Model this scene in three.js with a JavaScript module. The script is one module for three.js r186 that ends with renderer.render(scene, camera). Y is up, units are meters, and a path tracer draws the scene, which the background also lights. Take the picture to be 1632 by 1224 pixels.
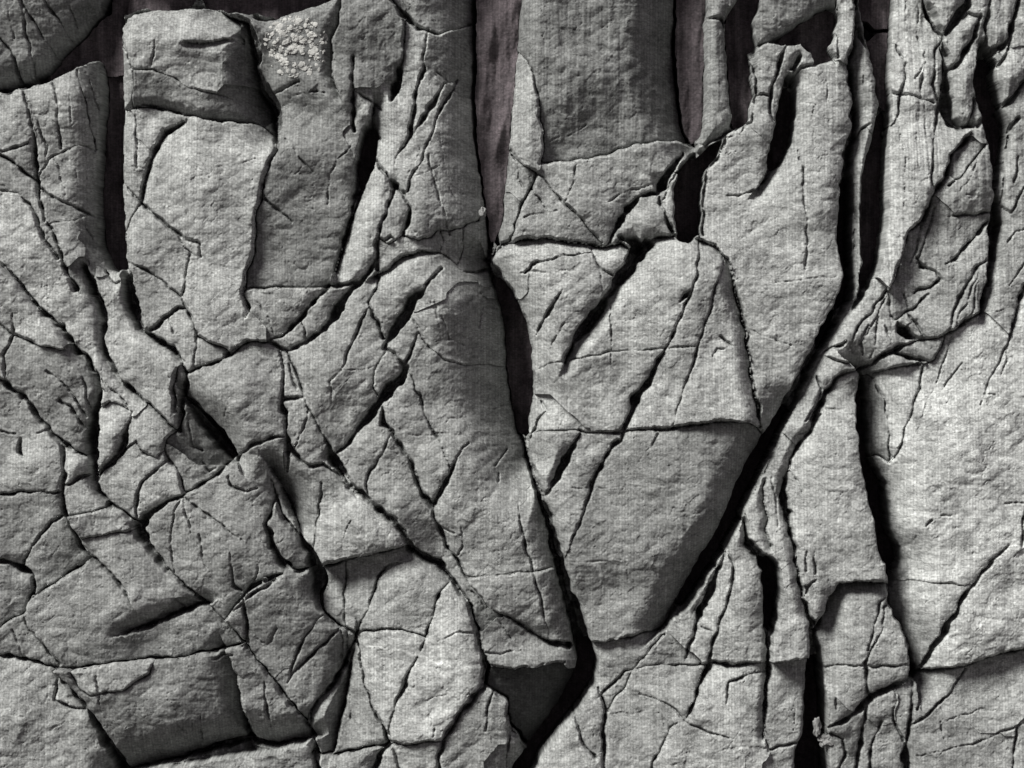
import * as THREE from 'three';
import { mergeGeometries } from 'three/addons/utils/BufferGeometryUtils.js';
import { createNoise2D, createNoise3D } from 'simplex-noise';

// ---------------------------------------------------------------- camera, sky, sun, exposure
const STEP = 0.00245, MIDX = 816, MIDY = 612, EYE = 2.6;   // metres per joint-map step; the bay is 4 m wide and 3 m tall
const scene = new THREE.Scene();
const camera = new THREE.PerspectiveCamera(12, 4 / 3, 0.1, 200);
camera.position.set(0, EYE, 14.27);
camera.lookAt(0, EYE, 0);
const renderer = new THREE.WebGLRenderer({ antialias: true });
renderer.setSize(1024, 768);
renderer.toneMapping = THREE.LinearToneMapping;
renderer.toneMappingExposure = 1.72;
renderer.shadowMap.enabled = true;

const SUN = new THREE.Vector3(-0.50, 0.67, 0.52).normalize();
{
  const W = 256, Hh = 128, d = new Float32Array(W * Hh * 4);
  for (let j = 0; j < Hh; j++) for (let i = 0; i < W; i++) {
    const el = ((j + 0.5) / Hh - 0.5) * Math.PI, t = Math.max(0, Math.sin(el)), k = (j * W + i) * 4;
    const g = 0.62 + 0.38 * t;                                      // an even veil of high cloud, mauve towards evening
    d[k] = 0.50 * g; d[k + 1] = 0.44 * g; d[k + 2] = 0.50 * g; d[k + 3] = 1;
  }
  const sky = new THREE.DataTexture(d, W, Hh, THREE.RGBAFormat, THREE.FloatType);
  sky.mapping = THREE.EquirectangularReflectionMapping; sky.magFilter = THREE.LinearFilter; sky.needsUpdate = true;
  scene.background = sky; scene.environment = sky;
  scene.backgroundIntensity = 0.38; scene.environmentIntensity = 0.38;
}
const sun = new THREE.DirectionalLight(0xfffefa, 4.2);
sun.position.copy(SUN).multiplyScalar(12).add(new THREE.Vector3(0, EYE, 0));
sun.target.position.set(0, EYE, 0); sun.castShadow = true; sun.shadow.radius = 40;
sun.shadow.mapSize.set(4096, 4096);
Object.assign(sun.shadow.camera, { left: -4, right: 4, top: 4, bottom: -4, near: 1, far: 30 });
scene.add(sun, sun.target);
const GRID = 1.6;                                             // spacing of the relief, in steps
// Joints of the rock face, in steps of 2.45 mm from the upper left of the bay: [cuts, depth, soft left, soft right, 'x,y,width ...'].
const JOINTS = [
 // --- upper left
 [1,1.0,26,0,'-70,150,12 0,145,12 30,138,14 75,120,22 110,90,42 150,62,55 172,30,46 182,-10,34 186,-70,30'],
 [1,1.2,16,34,'168,40,50 175,100,38 178,150,34 176,200,38 173,260,42 172,320,44 175,380,45 184,415,34'],
 [1,1,0,0,'0,60,3 10,75,4 22,95,5 28,135,6'],[1,1,0,0,'32,-60,3 33,0,3 38,40,3 45,70,4 50,130,4'],[1,1,0,0,'33,5,3 55,40,4 75,75,4 86,100,4'],
 [1,1,0,0,'60,-60,4 70,0,4 90,30,4 105,58,4'],[0,1,0,0,'105,0,2.5 118,40,3'],[0,1,0,0,'12,0,2 20,60,2'],
 [1,1.2,0,0,'-70,225,4 0,247,5 25,262,6 50,282,8 60,290,10'],[1,1.2,0,0,'38,140,4 42,165,4 50,190,5 55,225,8 58,260,10 60,300,8 68,330,6 72,352,5'],
 [1,1,0,0,'60,285,6 72,262,5 85,250,4'],[1,1,0,0,'85,250,3 108,238,3 125,232,3 148,238,3 160,230,3'],[1,1,0,0,'65,300,5 85,315,5 120,330,5 142,343,4 160,345,4'],
 [1,1,0,0,'42,150,3 55,180,4 70,220,4 75,232,4 72,262,4'],[1,1,0,0,'122,110,3 130,140,4 138,180,4 148,238,5'],[1,1,0,0,'85,128,4 92,150,4 95,190,4 97,235,4'],
 [0,1,0,0,'135,115,3 145,145,3 152,175,3'],[1,1,0,0,'-20,245,3 10,240,4 45,228,4'],[0,1,0,0,'85,250,3 95,275,3 103,300,3'],[0,1,0,0,'112,150,2 115,210,2'],[0,1,0,0,'120,245,2 122,300,2'],[0,1,0,0,'135,245,2 137,290,2'],
 [1,1,0,0,'68,330,5 78,358,5 90,378,6 100,410,7 110,440,9 122,462,12'],[0,1,0,0,'130,345,3 135,360,3 145,385,4'],[1,1,0,0,'76,358,3 100,354,3 120,352,3 142,343,3'],
 [1,1,0,0,'-70,300,3 0,304,3 30,310,4 48,325,5 60,350,6 72,385,5 92,412,6'],
 [1,1,0,0,'192,40,3 200,80,3 212,108,4 215,112,4 245,113,4 282,128,4 300,140,3 340,150,3 400,160,3'],[0,.6,0,12,'300,69,3 340,67,3 365,62,3 390,70,4 396,100,4 388,130,4'],[0,1,0,0,'248,62,3 247,90,3 240,108,3'],
 [1,1,12,0,'198,172,4 215,169,6 248,170,7 300,184,6 330,191,5 408,196,5 437,215,6'],
 [1,1,0,0,'213,112,2.5 212,140,2.5 208,172,3'],
 [1,1,10,0,'288,193,8 262,210,9 245,240,8 232,280,7 226,310,6 222,322,6'],[1,1,0,0,'188,280,4 205,305,5 222,322,6 240,338,6 262,355,6 285,375,6 300,382,5 318,390,4 323,408,4'],
 [0,1,0,0,'285,378,3 305,404,3'],[1,1,0,0,'215,175,3 218,240,3.5 217,268,3'],[0,.7,0,0,'192,265,2 232,268,2'],[1,1,0,0,'222,324,3 205,350,4 200,372,4 196,400,5'],
 [0,.7,0,0,'408,255,2 380,262,2 300,270,2'],
 // dark soft hollow right of the upper boulder
 [0,.6,0,36,'340,12,4 395,34,12 406,70,18 408,110,16 420,140,18 436,170,22 440,205,14'],[1,.9,0,16,'188,62,12 191,36,14 206,12,16 260,3,20 340,1,22 392,12,22 425,26,16 462,8,24 520,-14,30 560,-70,30'],
 [1,1,0,3,'437,208,9 438,240,8 421,283,7 415,317,6 408,340,5 404,400,4 392,440,4 388,470,6 395,490,10 392,505,4'],
 [0,1,0,0,'418,313,4 441,333,4 465,355,3'],[0,1,0,0,'455,220,3 478,253,3 498,273,3'],[0,1,0,0,'558,233,3 535,257,4 523,280,4 521,327,3'],
 [0,.8,0,14,'545,0,3 540,35,4 530,60,5 528,120,4 540,150,3'],[0,1,0,0,'495,147,3 505,146,9 516,147,3'],[0,.8,0,0,'425,150,4 450,140,6 475,128,4'],
 // --- top middle
 [1,1.2,0,0,'563,90,5 562,140,8 562,183,9 563,206,6'],[1,1.1,26,0,'592,165,6 592,183,8 588,215,26 580,262,30 572,292,18 562,330,12 552,370,10 540,408,9 534,432,5'],
 [1,1,0,0,'568,143,5 588,160,6 605,168,6 608,173,4'],[0,1,0,0,'592,165,5 598,205,6 610,228,4'],
 [1,1.2,0,0,'589,238,5 612,275,8 630,296,12 645,310,8 652,330,7 650,355,9 642,374,8'],[1,1.1,0,0,'601,432,7 600,408,7 603,375,6 612,345,7 625,315,9 630,300,8'],
 [1,1,0,0,'648,304,5 655,287,6 675,247,4 682,230,4 701,173,6 718,143,7 728,121,5'],[1,1.1,0,0,'681,44,5 678,60,4 675,110,6 661,150,7 660,183,9 655,213,10 638,240,5 628,262,3'],
 [1,1,0,0,'728,122,5 710,130,5 698,147,6 681,180,9 668,200,7 655,215,6'],[1,1.3,0,0,'646,30,3 641,90,4 635,115,13 628,140,15 625,156,10 624,160,5'],
 [1,1,0,0,'610,-70,6 625,0,6 641,20,10 665,40,9 681,48,8 701,53,6 725,40,4 752,28,4'],[0,1,0,0,'682,247,3 691,287,3 708,340,4 715,372,4'],[0,1,0,0,'695,110,3 718,130,5'],
 [0,.8,0,0,'668,235,2 660,262,2 648,285,2'],[0,.8,0,0,'700,215,2 715,300,2 738,335,2'],[0,.8,0,0,'655,285,2 700,262,2'],
 [1,1,0,0,'603,380,4 620,388,5 642,374,4 668,383,4 700,366,4 735,362,5 760,345,5 768,330,4'],[0,1,0,0,'612,384,5 622,376,6 630,384,5'],[1,1,0,18,'596,440,5 625,422,4 640,410,5 665,400,5 700,402,5 722,418,4 735,430,5 760,434,9 778,424,8'],[1,1,0,0,'700,402,4 708,384,4 702,368,4'],[1,1,0,0,'728,420,4 735,395,4 738,364,4'],
 [1,1.0,30,78,'796,-70,80 794,0,76 790,100,70 785,200,60 787,280,42 788,340,28 786,390,16 780,415,12'],
 [0,1,0,0,'804,270,3 800,330,4 795,390,4'],
 [0,.6,0,0,'838,-60,4 838,0,4 843,40,3 846,90,3'],
 [1,1,0,0,'826,70,3 829,80,3 843,97,4 853,133,5 859,177,5 866,227,5 861,263,5'],[1,1.1,0,0,'812,238,6 836,263,5 856,274,7 873,293,5 896,323,5 926,347,5 939,362,4 960,385,3'],
 [1,1,0,0,'856,277,6 849,300,7 833,325,6 822,355,6 815,382,5'],[0,1,0,0,'824,263,3 826,283,3 836,297,3'],[0,1,0,0,'850,303,3 866,323,3 874,337,3'],[0,1,0,0,'919,263,3 913,293,3 899,323,3'],[0,.8,0,0,'836,345,3 890,335,2'],
 [1,1,0,0,'861,260,4 916,255,5 959,248,6 983,240,8 1009,230,8 1049,225,6 1083,222,5 1126,230,8'],[0,.8,0,0,'905,215,2 935,198,2'],[0,.8,0,0,'868,228,2 892,216,2'],
 [1,.9,16,66,'1106,-70,50 1104,0,48 1104,60,48 1105,120,46 1108,180,38 1112,225,14'],
 [1,1,0,0,'1130,28,4 1150,30,8 1158,50,6'],[1,1,0,12,'1165,20,14 1172,60,26 1180,110,34 1184,150,32 1182,185,24 1170,205,14 1150,216,8 1125,232,8'],
 [1,1,0,0,'1215,-70,40 1195,0,36 1180,30,40 1198,70,20 1205,120,8 1204,150,5 1200,195,4'],
 [1,1.2,0,0,'1130,232,9 1110,246,16 1098,270,26 1095,300,36 1098,340,42 1095,372,30'],[1,1.2,0,0,'1093,240,6 1080,255,10 1066,275,14 1056,296,18 1048,308,10 1020,312,8 1003,330,14 990,352,12 978,374,8 970,388,6'],
 [1,1,0,0,'1126,232,5 1105,242,4 1090,258,4 1078,275,4 1068,295,4 1056,318,4'],[1,1.2,0,0,'1050,312,5 1052,325,6 1062,345,6 1074,372,8'],[1,1.2,0,0,'990,378,8 1010,385,18 1016,396,24 1004,412,16'],[0,.8,0,0,'970,320,3 1000,305,3 1040,294,3'],
 [1,1,0,0,'1160,214,6 1155,225,6 1148,245,8 1130,270,8 1122,300,6 1122,375,6'],[1,1,0,0,'1150,245,4 1160,222,4 1180,212,4 1188,198,5 1200,195,4'],
 [1,1.2,22,0,'1262,125,18 1256,180,30 1250,220,34 1236,255,22 1222,283,10 1208,298,5'],[1,1,0,0,'1258,62,5 1243,105,8 1232,140,6 1228,175,6 1238,200,10'],[1,1,0,0,'1204,150,3 1222,152,4 1232,155,4'],
 [0,1,0,0,'1160,310,3 1180,312,3 1210,300,3'],
 [1,1,0,0,'1198,74,8 1225,66,10 1265,58,26 1300,40,36 1322,25,34 1322,75,12 1334,100,6'],[1,1,0,0,'1262,125,10 1275,108,8 1300,104,5 1320,96,6 1336,92,6'],[0,1,0,0,'1275,90,10 1262,110,12'],[1,1,0,0,'1338,-60,10 1336,0,8 1335,50,5 1337,90,6'],
 [1,1,0,0,'1271,240,4 1279,267,4 1282,317,4 1286,380,4 1284,430,3'],[0,.8,0,0,'1272,160,2 1300,168,2'],[0,.8,0,0,'1296,170,2 1297,240,2'],[0,.8,0,0,'1318,110,2 1322,230,2'],
 [1,1.2,20,0,'1372,-70,16 1366,0,10 1364,50,8 1360,80,9 1354,100,11 1358,130,12 1366,170,14 1362,210,14 1353,250,16 1350,300,20 1350,340,24 1348,380,24 1352,410,20 1355,440,22 1350,470,24 1335,500,20 1318,530,20 1300,560,19 1285,590,18 1272,620,18 1255,655,20'],
 [1,1.3,0,40,'1255,655,20 1236,690,24 1218,722,26 1203,752,27 1184,792,27 1168,830,25 1153,860,24 1132,892,24 1110,932,23 1085,970,18 1065,1000,10 1056,1008,5'],
 [1,1.15,0,14,'1402,-70,60 1402,0,52 1405,60,38 1408,110,24 1413,160,20 1410,200,22 1402,240,28 1397,290,38 1396,340,40 1393,390,34 1390,420,26 1378,460,16 1364,490,10'],
 [1,1,0,0,'1372,40,6 1380,70,6 1395,95,7 1408,105,8'],[1,1,0,0,'1355,240,5 1376,205,5 1388,195,5'],[0,1,0,0,'1362,290,3 1366,350,4 1362,420,4 1366,460,3'],[0,1,0,0,'1376,300,3 1380,380,3 1372,430,3'],
 [0,1,0,0,'1378,110,3 1382,170,3'],
 // --- upper right
 [1,1,0,0,'1432,70,3 1434,80,4 1446,100,5 1445,123,5 1439,147,6 1434,177,6 1429,197,5 1412,205,5'],[1,1,0,0,'1412,142,5 1437,148,5 1457,152,5 1481,160,5 1492,164,4'],[0,1,0,0,'1477,80,3 1471,110,4 1462,122,4'],[0,1,0,0,'1480,70,3 1472,127,4 1467,153,4'],
 [1,1,0,0,'1478,-70,8 1480,0,9 1487,20,14 1500,45,9 1506,60,6'],[1,1,0,0,'1506,60,4 1494,75,4 1489,133,5 1499,167,5 1489,213,4 1484,283,4 1486,306,4'],[0,1,0,0,'1434,197,3 1441,253,3 1441,333,2'],[0,1,0,0,'1470,0,3 1466,50,3 1470,80,3'],[0,.7,0,0,'1460,165,2 1463,300,2'],[0,.7,0,0,'1475,165,2 1478,290,2'],[0,.7,0,0,'1450,0,2 1448,70,2'],
 [1,1.1,0,0,'1548,213,6 1540,225,6 1517,247,7 1507,283,8 1484,312,10 1471,350,8 1444,372,6 1437,405,5 1428,440,5 1408,470,5 1390,497,5 1368,520,5 1360,545,5'],
 [1,1,10,0,'1510,115,9 1512,160,16 1518,190,14 1532,202,10 1550,200,8'],[1,1,0,0,'1505,65,7 1512,90,7 1510,115,9'],[1,1,0,0,'1548,-60,10 1544,7,11 1524,30,11 1511,50,9 1505,65,7'],[1,1,0,0,'1582,-60,6 1580,0,6 1572,40,7 1575,75,9 1570,98,12'],[1,1,0,0,'1564,25,6 1550,65,9 1534,95,8 1512,112,8'],[0,1,0,0,'1536,28,5 1545,22,4 1562,28,5'],
 [1,1.2,14,0,'1570,72,12 1575,100,22 1572,130,28 1582,160,28 1591,200,28 1592,240,24 1590,280,16 1588,310,12 1590,340,17 1588,380,18 1584,410,15 1576,445,10 1567,480,14 1562,500,10'],
 [1,1,0,0,'1611,57,6 1594,77,10 1574,88,10'],[1,1,0,0,'1628,-60,6 1625,0,6 1615,40,8 1610,60,7'],[1,1,0,0,'1612,58,5 1604,90,5 1590,108,6'],[1,1,0,0,'1690,100,6 1632,130,7 1610,160,10 1590,184,10'],[1,1,0,0,'1562,110,5 1558,150,5 1549,185,6 1546,200,6'],[0,1,0,0,'1577,150,5 1577,175,6 1558,200,5'],
 [1,1,0,0,'1611,215,5 1602,265,5 1604,300,5 1594,333,5'],[0,1,0,0,'1622,190,6 1610,205,8 1600,215,6'],[0,1,0,0,'1626,250,4 1618,290,4'],[1,1,0,0,'1510,345,4 1557,341,5 1582,337,5'],[1,1,0,0,'1577,227,4 1545,265,5 1530,285,4 1513,296,5'],[1,1,0,0,'1577,352,6 1550,385,8 1530,408,7 1508,420,6'],[0,1,0,0,'1560,250,4 1545,280,3 1530,305,3'],
 [0,1,0,0,'1600,330,4 1612,340,4 1632,300,4'],[0,1,0,0,'1600,395,4 1620,370,5 1640,360,4'],[0,1,0,0,'1470,355,3 1460,400,3 1446,430,3'],[0,1,0,0,'1490,330,3 1475,385,3 1460,420,3'],[0,.8,0,0,'1540,310,2 1555,312,2'],
 // --- right middle
 [1,1,0,0,'1437,405,4 1417,461,5 1419,501,6 1427,510,7 1457,491,6 1480,470,4'],[1,1,0,0,'1462,410,5 1470,425,9 1490,433,6 1500,446,7 1487,456,9 1458,466,8'],[1,1,0,0,'1577,410,6 1550,436,9 1536,462,6 1524,487,6 1510,528,6'],[0,1,0,0,'1560,430,4 1540,480,4 1518,525,4'],[0,1,0,0,'1557,450,3 1552,480,4 1545,505,4'],
 [1,1.1,0,0,'1566,497,6 1550,505,8 1524,522,9 1504,536,7 1470,541,6 1440,550,9 1410,567,10 1390,581,10 1370,590,7'],[1,1,0,0,'1425,562,6 1440,565,9 1457,571,11 1480,576,7'],[1,1,0,0,'1382,598,4 1424,585,4 1474,580,5 1490,572,4 1500,556,4 1507,536,4'],[0,1.1,0,0,'1431,510,4 1438,524,16 1450,536,16 1462,540,8'],[0,1,0,0,'1448,500,4 1460,515,4 1474,538,4'],
 [0,1,0,0,'1425,440,3 1405,490,3 1390,520,3 1370,550,4'],[0,1,0,0,'1410,520,3 1420,545,3'],[0,1,0,0,'1385,520,3 1372,545,4 1376,566,4'],[0,1,0,0,'1400,505,3 1394,550,3 1390,570,3'],[0,1,0,0,'1440,470,3 1450,500,3'],
 [1,1,0,0,'1316,566,5 1336,575,5 1360,580,5 1376,584,5'],[1,1,0,0,'1350,545,5 1330,553,6 1314,562,6'],[1,1.1,0,0,'1370,590,6 1348,592,7 1335,604,8 1318,622,10 1308,645,12 1296,668,9'],[0,1,0,0,'1304,600,6 1310,620,5 1300,650,6 1285,670,4'],
 [1,1.1,44,0,'1366,588,8 1377,598,14 1378,640,22 1379,680,20 1382,720,20 1390,750,28 1402,780,38 1408,820,32 1412,850,30 1422,880,38 1428,896,32 1425,920,21 1421,940,14 1420,958,10 1430,985,9 1440,1005,9 1450,1030,10 1458,1060,16 1460,1076,20'],
 [1,1,0,0,'1391,596,4 1405,620,4 1414,641,4 1418,675,4 1422,705,4 1424,738,5 1412,732,6 1400,728,8'],[1,1,0,0,'1474,582,4 1470,608,5 1457,648,5 1444,685,5 1434,718,5 1424,738,5'],
 [0,1,0,0,'1517,538,3 1500,595,3 1480,635,2 1460,695,2'],[0,1,0,0,'1534,581,3 1517,598,3 1497,631,3'],[1,1,0,0,'1690,380,8 1660,410,8 1632,455,8 1614,515,8 1607,548,5 1594,575,4 1574,608,4 1564,645,3'],[0,1,0,0,'1607,548,3 1604,575,3 1595,598,2'],[0,1,0,0,'1566,630,3 1586,630,2'],[0,.7,0,0,'1566,500,2 1600,492,2'],[0,1,0,0,'1610,455,3 1632,420,4'],
 [0,1,0,0,'1310,662,6 1285,690,4 1265,695,3'],[1,1.1,0,12,'1304,665,10 1290,690,8 1274,708,7 1262,735,6 1252,762,9 1250,790,14 1255,815,14 1260,840,11 1266,870,10 1270,910,8 1277,940,8 1285,975,9 1296,992,13 1298,1012,15 1300,1050,20 1300,1090,28 1302,1130,36 1300,1170,36 1296,1200,48 1296,1230,54 1296,1290,40'],
 [0,1,0,0,'1262,756,3 1272,768,3 1278,785,3'],[0,.7,0,0,'1290,655,2 1360,652,2'],[0,1,0,0,'1300,925,3 1285,935,5 1282,965,4'],[0,1,0,0,'1283,880,3 1284,910,4'],[0,1,0,0,'1297,880,3 1299,915,4'],
 // --- strips below the slanting gap
 [0,1.1,0,0,'1242,705,6 1215,760,6 1190,812,6 1186,830,6'],[1,1.2,0,10,'1182,815,6 1189,838,10 1193,866,14 1212,888,14 1228,905,28 1232,945,30 1229,985,22 1226,1020,13 1226,1060,11 1223,1092,7 1220,1130,7 1218,1175,6'],
 [0,1,0,12,'1222,770,4 1218,800,4 1226,826,5 1220,845,4 1230,870,5'],[0,1,0,0,'1230,760,3 1236,800,3 1240,850,3'],
 [1,1,0,0,'1161,878,5 1169,909,6 1163,950,6 1150,990,6 1136,1030,8 1132,1062,10 1116,1100,10 1096,1143,7'],[1,1.1,0,0,'1162,868,6 1143,912,11 1136,940,14 1118,975,15 1110,1000,8 1106,1015,6 1093,1052,4'],[0,1,0,0,'1175,830,3 1155,880,4 1135,925,3 1116,955,3 1100,985,3'],[0,1,0,0,'1119,1000,3 1135,1008,3'],
 [1,1,0,0,'925,1032,5 940,1028,4 983,1020,4 1000,1016,7 1016,1012,5 1056,1006,5'],[1,1,0,0,'952,1115,4 966,1103,5 996,1073,5 1022,1066,4 1063,1061,4 1103,1064,5 1133,1056,8 1169,1061,9 1206,1056,6 1224,1054,4 1290,1048,4'],
 [1,1,0,0,'1061,1013,4 1036,1040,4 1013,1066,4 996,1096,3 970,1135,4'],[1,1,0,0,'1019,1106,3 1056,1120,3 1076,1133,4 1093,1149,5 1119,1163,4 1160,1175,3'],[1,1.1,0,0,'954,1100,5 960,1112,6 966,1136,6 963,1170,8 963,1216,6 960,1290,6'],[1,1,0,0,'1080,1150,3 1069,1160,3 1056,1190,4 1043,1216,4 1030,1290,4'],[0,.8,0,0,'970,1139,2 1049,1136,2'],[1,1,0,0,'1226,1068,4 1213,1072,4 1183,1079,5 1163,1089,5 1156,1120,5'],[0,1,0,0,'1267,1126,3 1264,1163,3'],[1,1,0,0,'1218,1172,4 1224,1196,4 1267,1186,5 1286,1182,4'],[0,.8,0,0,'1130,1200,2 1175,1190,2 1220,1192,2'],[0,.8,0,0,'1056,1140,2 1060,1165,2'],
 // --- heart-shaped group in the middle
 [1,1.2,34,92,'776,408,12 792,440,20 807,470,28 821,510,38 828,560,44 830,600,44 832,640,36 832,670,26 836,700,16 843,725,14'],[1,1.3,10,28,'843,725,11 852,760,13 862,790,14 875,830,17 885,870,18 895,910,19 905,945,18 915,975,20 926,1012,24 938,1055,30 932,1090,34 908,1130,26 882,1165,22 855,1200,22 835,1230,30 810,1290,30'],
 [1,1,0,20,'784,408,6 800,388,7 830,380,7 870,379,6 920,388,6 960,392,7 990,385,7 1004,396,8'],[1,1.2,18,0,'1034,388,18 1015,412,18 1000,430,18 983,448,18 975,465,14 963,480,14 947,505,18 930,525,18 915,545,14 905,565,9 899,580,5'],
 [1,1,0,0,'838,435,5 856,418,5 896,408,3 940,402,3'],[0,.7,0,0,'830,434,3 916,432,2'],[1,1,0,0,'940,396,5 950,415,4 957,428,4 983,444,5'],[0,1,0,0,'898,460,4 880,488,8 865,515,6 855,535,3'],[0,.8,0,0,'900,515,3 885,535,3 878,555,2'],[0,.7,0,0,'957,430,2 962,470,2'],[0,.7,0,0,'925,400,2 912,440,2 898,462,2'],
 [1,1,0,0,'1115,378,4 1113,408,5 1109,441,5 1093,485,6 1076,521,6 1062,552,8 1046,582,9 1030,612,14 1014,638,16 1000,671,9 990,698,6 970,722,9 960,740,11 950,760,10 940,785,7 930,815,6 920,840,5 908,868,4 897,895,4'],
 [1,1,0,0,'1152,408,3 1150,430,3 1140,455,4 1133,488,5 1122,520,7 1112,550,5 1102,588,4 1085,630,3 1070,680,3'],[1,.8,0,0,'858,587,4 886,578,4 905,575,4 966,563,4 1016,558,4 1062,556,4 1106,553,3'],[0,1,0,0,'973,490,3 976,541,3 973,583,2'],
 [1,1,0,0,'845,691,4 883,685,4 960,690,5 1030,685,6 1080,681,9 1116,676,7 1150,671,5 1193,673,5 1207,681,6 1220,695,6'],[1,1.1,0,20,'1025,392,8 1035,383,7 1048,376,5 1080,374,4 1110,379,4 1140,392,4 1160,413,5 1169,445,5 1173,475,8 1182,500,11 1190,530,9 1193,560,6 1195,590,5 1201,620,7 1208,650,9 1212,680,9'],
 [1,1,0,0,'838,724,6 850,690,7 860,665,6 870,654,4 862,640,5'],[1,1.1,0,0,'923,692,4 914,712,10 900,735,14 888,760,13 873,782,8 866,792,6'],[0,1,0,0,'1149,535,4 1166,551,3'],[0,1,0,0,'1135,570,3 1142,558,3 1155,556,2'],[0,1,0,0,'1080,480,4 1091,470,11 1098,461,5'],[0,.7,0,0,'910,776,2 985,777,2 1060,774,2'],[0,.7,0,0,'910,896,2 990,893,2'],[0,.8,0,0,'1048,690,3 1035,715,3 1018,735,2'],[0,.8,0,0,'1195,480,2 1215,490,2'],[0,.8,0,0,'1195,525,2 1225,540,2 1260,552,2'],[0,.8,0,0,'1230,450,2 1290,445,2 1330,440,2'],
 // --- centre left
 [1,1.1,0,0,'704,428,5 695,438,7 680,455,9 660,480,16 645,503,18 628,525,17 618,545,12 613,556,8'],[1,1,0,0,'613,553,7 630,565,8 640,578,9 645,588,10'],[1,1.1,0,0,'648,584,9 640,600,16 622,620,18 605,640,16 588,665,14 568,690,11 552,707,9 538,722,9'],
 [1,1,0,0,'645,578,6 655,560,5 663,545,4 668,525,3 655,505,3'],[1,.9,0,0,'655,505,4 668,530,3 685,555,4 708,575,3 740,580,3 790,581,3 815,585,3'],[1,1.1,0,0,'586,483,6 600,508,8 612,540,9'],[1,1,0,0,'586,485,4 571,521,5 558,555,5 545,591,4'],[0,.8,0,0,'545,591,3 525,608,3 530,640,2'],[1,1,0,0,'616,560,6 605,575,5 597,590,4 595,615,4 603,630,5'],[0,.7,0,0,'545,591,2 575,590,2 597,582,2'],[1,1,0,0,'596,440,6 605,445,5 597,470,5 586,485,5'],[0,.8,0,0,'705,505,3 715,540,3 740,550,3'],[0,.8,0,0,'770,490,4 762,520,4'],[0,.7,0,0,'690,470,2 700,520,2'],
 [1,1,0,0,'648,588,6 655,600,5 671,638,6 685,675,5 701,707,4 715,740,3 718,756,4'],[1,1.1,0,0,'608,648,6 612,675,10 625,690,8 640,715,7 655,735,9 665,765,10 675,790,11 689,808,11'],[1,1,0,0,'689,806,8 692,825,7 705,855,7 720,880,6 735,905,6 750,930,5'],[1,1.1,0,0,'748,706,4 738,715,5 718,755,9 702,785,11 690,806,10'],
 [1,1,0,0,'622,692,4 612,722,4 590,750,4 585,770,4 586,796,4'],[0,.7,0,0,'640,692,2 700,692,2 810,695,2'],[0,1,0,0,'808,718,4 790,742,5'],[0,.8,0,0,'760,685,2 783,733,2'],[0,.8,0,0,'795,755,3 793,768,4'],
 [1,1.1,0,0,'395,545,6 408,541,6 441,551,7 458,558,8 488,545,10 521,521,13 541,491,16 551,471,14 565,455,11 591,431,9 600,410,8'],[1,1.1,0,0,'428,543,6 448,535,7 481,508,10 505,475,10 521,458,9 568,447,9'],[1,1,0,0,'392,462,4 408,460,5 441,458,4 491,458,5 521,456,6'],[1,1,0,0,'481,510,5 487,525,5 488,545,6'],[0,1,0,0,'410,480,3 430,510,3 436,535,3'],
 [1,1,0,0,'456,558,5 475,595,5 481,628,6 498,661,5 518,701,6 525,715,9 530,730,18 545,755,14 560,775,11 580,792,11 600,808,12 612,818,12 630,832,12 645,850,12 655,876,15 675,888,14 698,898,12 712,915,13 730,938,10 745,960,10 755,985,9 760,1010,9 768,1040,12 776,1062,15 772,1090,14 758,1110,11 740,1130,9 725,1150,10 710,1175,10 700,1205,6 698,1290,5'],
 [1,1,0,0,'446,558,5 452,600,5 451,628,7 450,645,12 455,670,10 458,700,10 458,728,8 456,752,5'],[1,1,0,0,'451,637,8 481,633,6'],[1,1,0,0,'460,708,9 478,735,7 491,742,6 518,742,6 538,758,6 552,775,5 568,794,4'],[0,1,0,0,'490,655,3 480,690,3 470,715,3'],[0,.8,0,0,'520,765,2 545,762,2 560,770,2'],[0,1,0,0,'460,580,4 472,620,4'],
 // --- left middle
 [1,1.1,0,10,'135,425,12 141,441,14 157,481,16 163,508,14 163,541,11 173,575,11 187,598,9 213,625,8 250,655,7 279,684,7'],[1,1.2,0,10,'10,425,3 27,441,5 50,475,7 73,501,10 100,521,11 117,551,13 143,575,10 153,595,8 162,620,6 155,645,11 147,680,19 147,720,20 150,760,13 157,785,9 176,807,8'],
 [0,1,0,0,'162,605,4 190,632,4 205,650,3'],[0,1,0,0,'165,620,4 178,640,3'],[0,1,0,0,'73,591,3 100,608,5 120,635,5 137,663,5'],[0,1,0,0,'95,638,4 113,651,5 133,683,5'],[0,1,0,0,'133,600,3 140,635,4 147,661,5'],
 [1,1.1,0,0,'-70,560,6 0,605,7 30,625,8 50,648,9 67,675,8 93,701,8 123,723,9 142,728,9'],[1,1,0,0,'-70,470,5 0,515,5 15,530,5 22,532,4 43,541,5 75,553,4 105,560,3'],[1,1,0,0,'20,495,3 22,525,5 17,551,5 7,565,5 8,600,4'],[0,1,0,0,'-30,686,4 0,688,5 23,691,3'],[0,1,0,0,'32,700,4 32,718,10 38,728,4'],[0,1,0,0,'60,690,3 75,683,4'],
 [1,1,0,0,'93,700,6 100,715,6 103,745,8 102,775,10 102,800,9 105,822,9'],[1,1.1,0,0,'-70,792,7 0,790,8 33,785,6 68,783,5 100,785,6'],[1,1,0,0,'105,774,9 125,762,9 145,755,7'],[1,1.1,0,0,'213,655,4 210,660,5 203,680,9 200,705,12 182,735,11 165,748,11 156,764,9'],[1,1,0,0,'160,650,5 175,640,5 200,650,4 213,655,4'],
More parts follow.
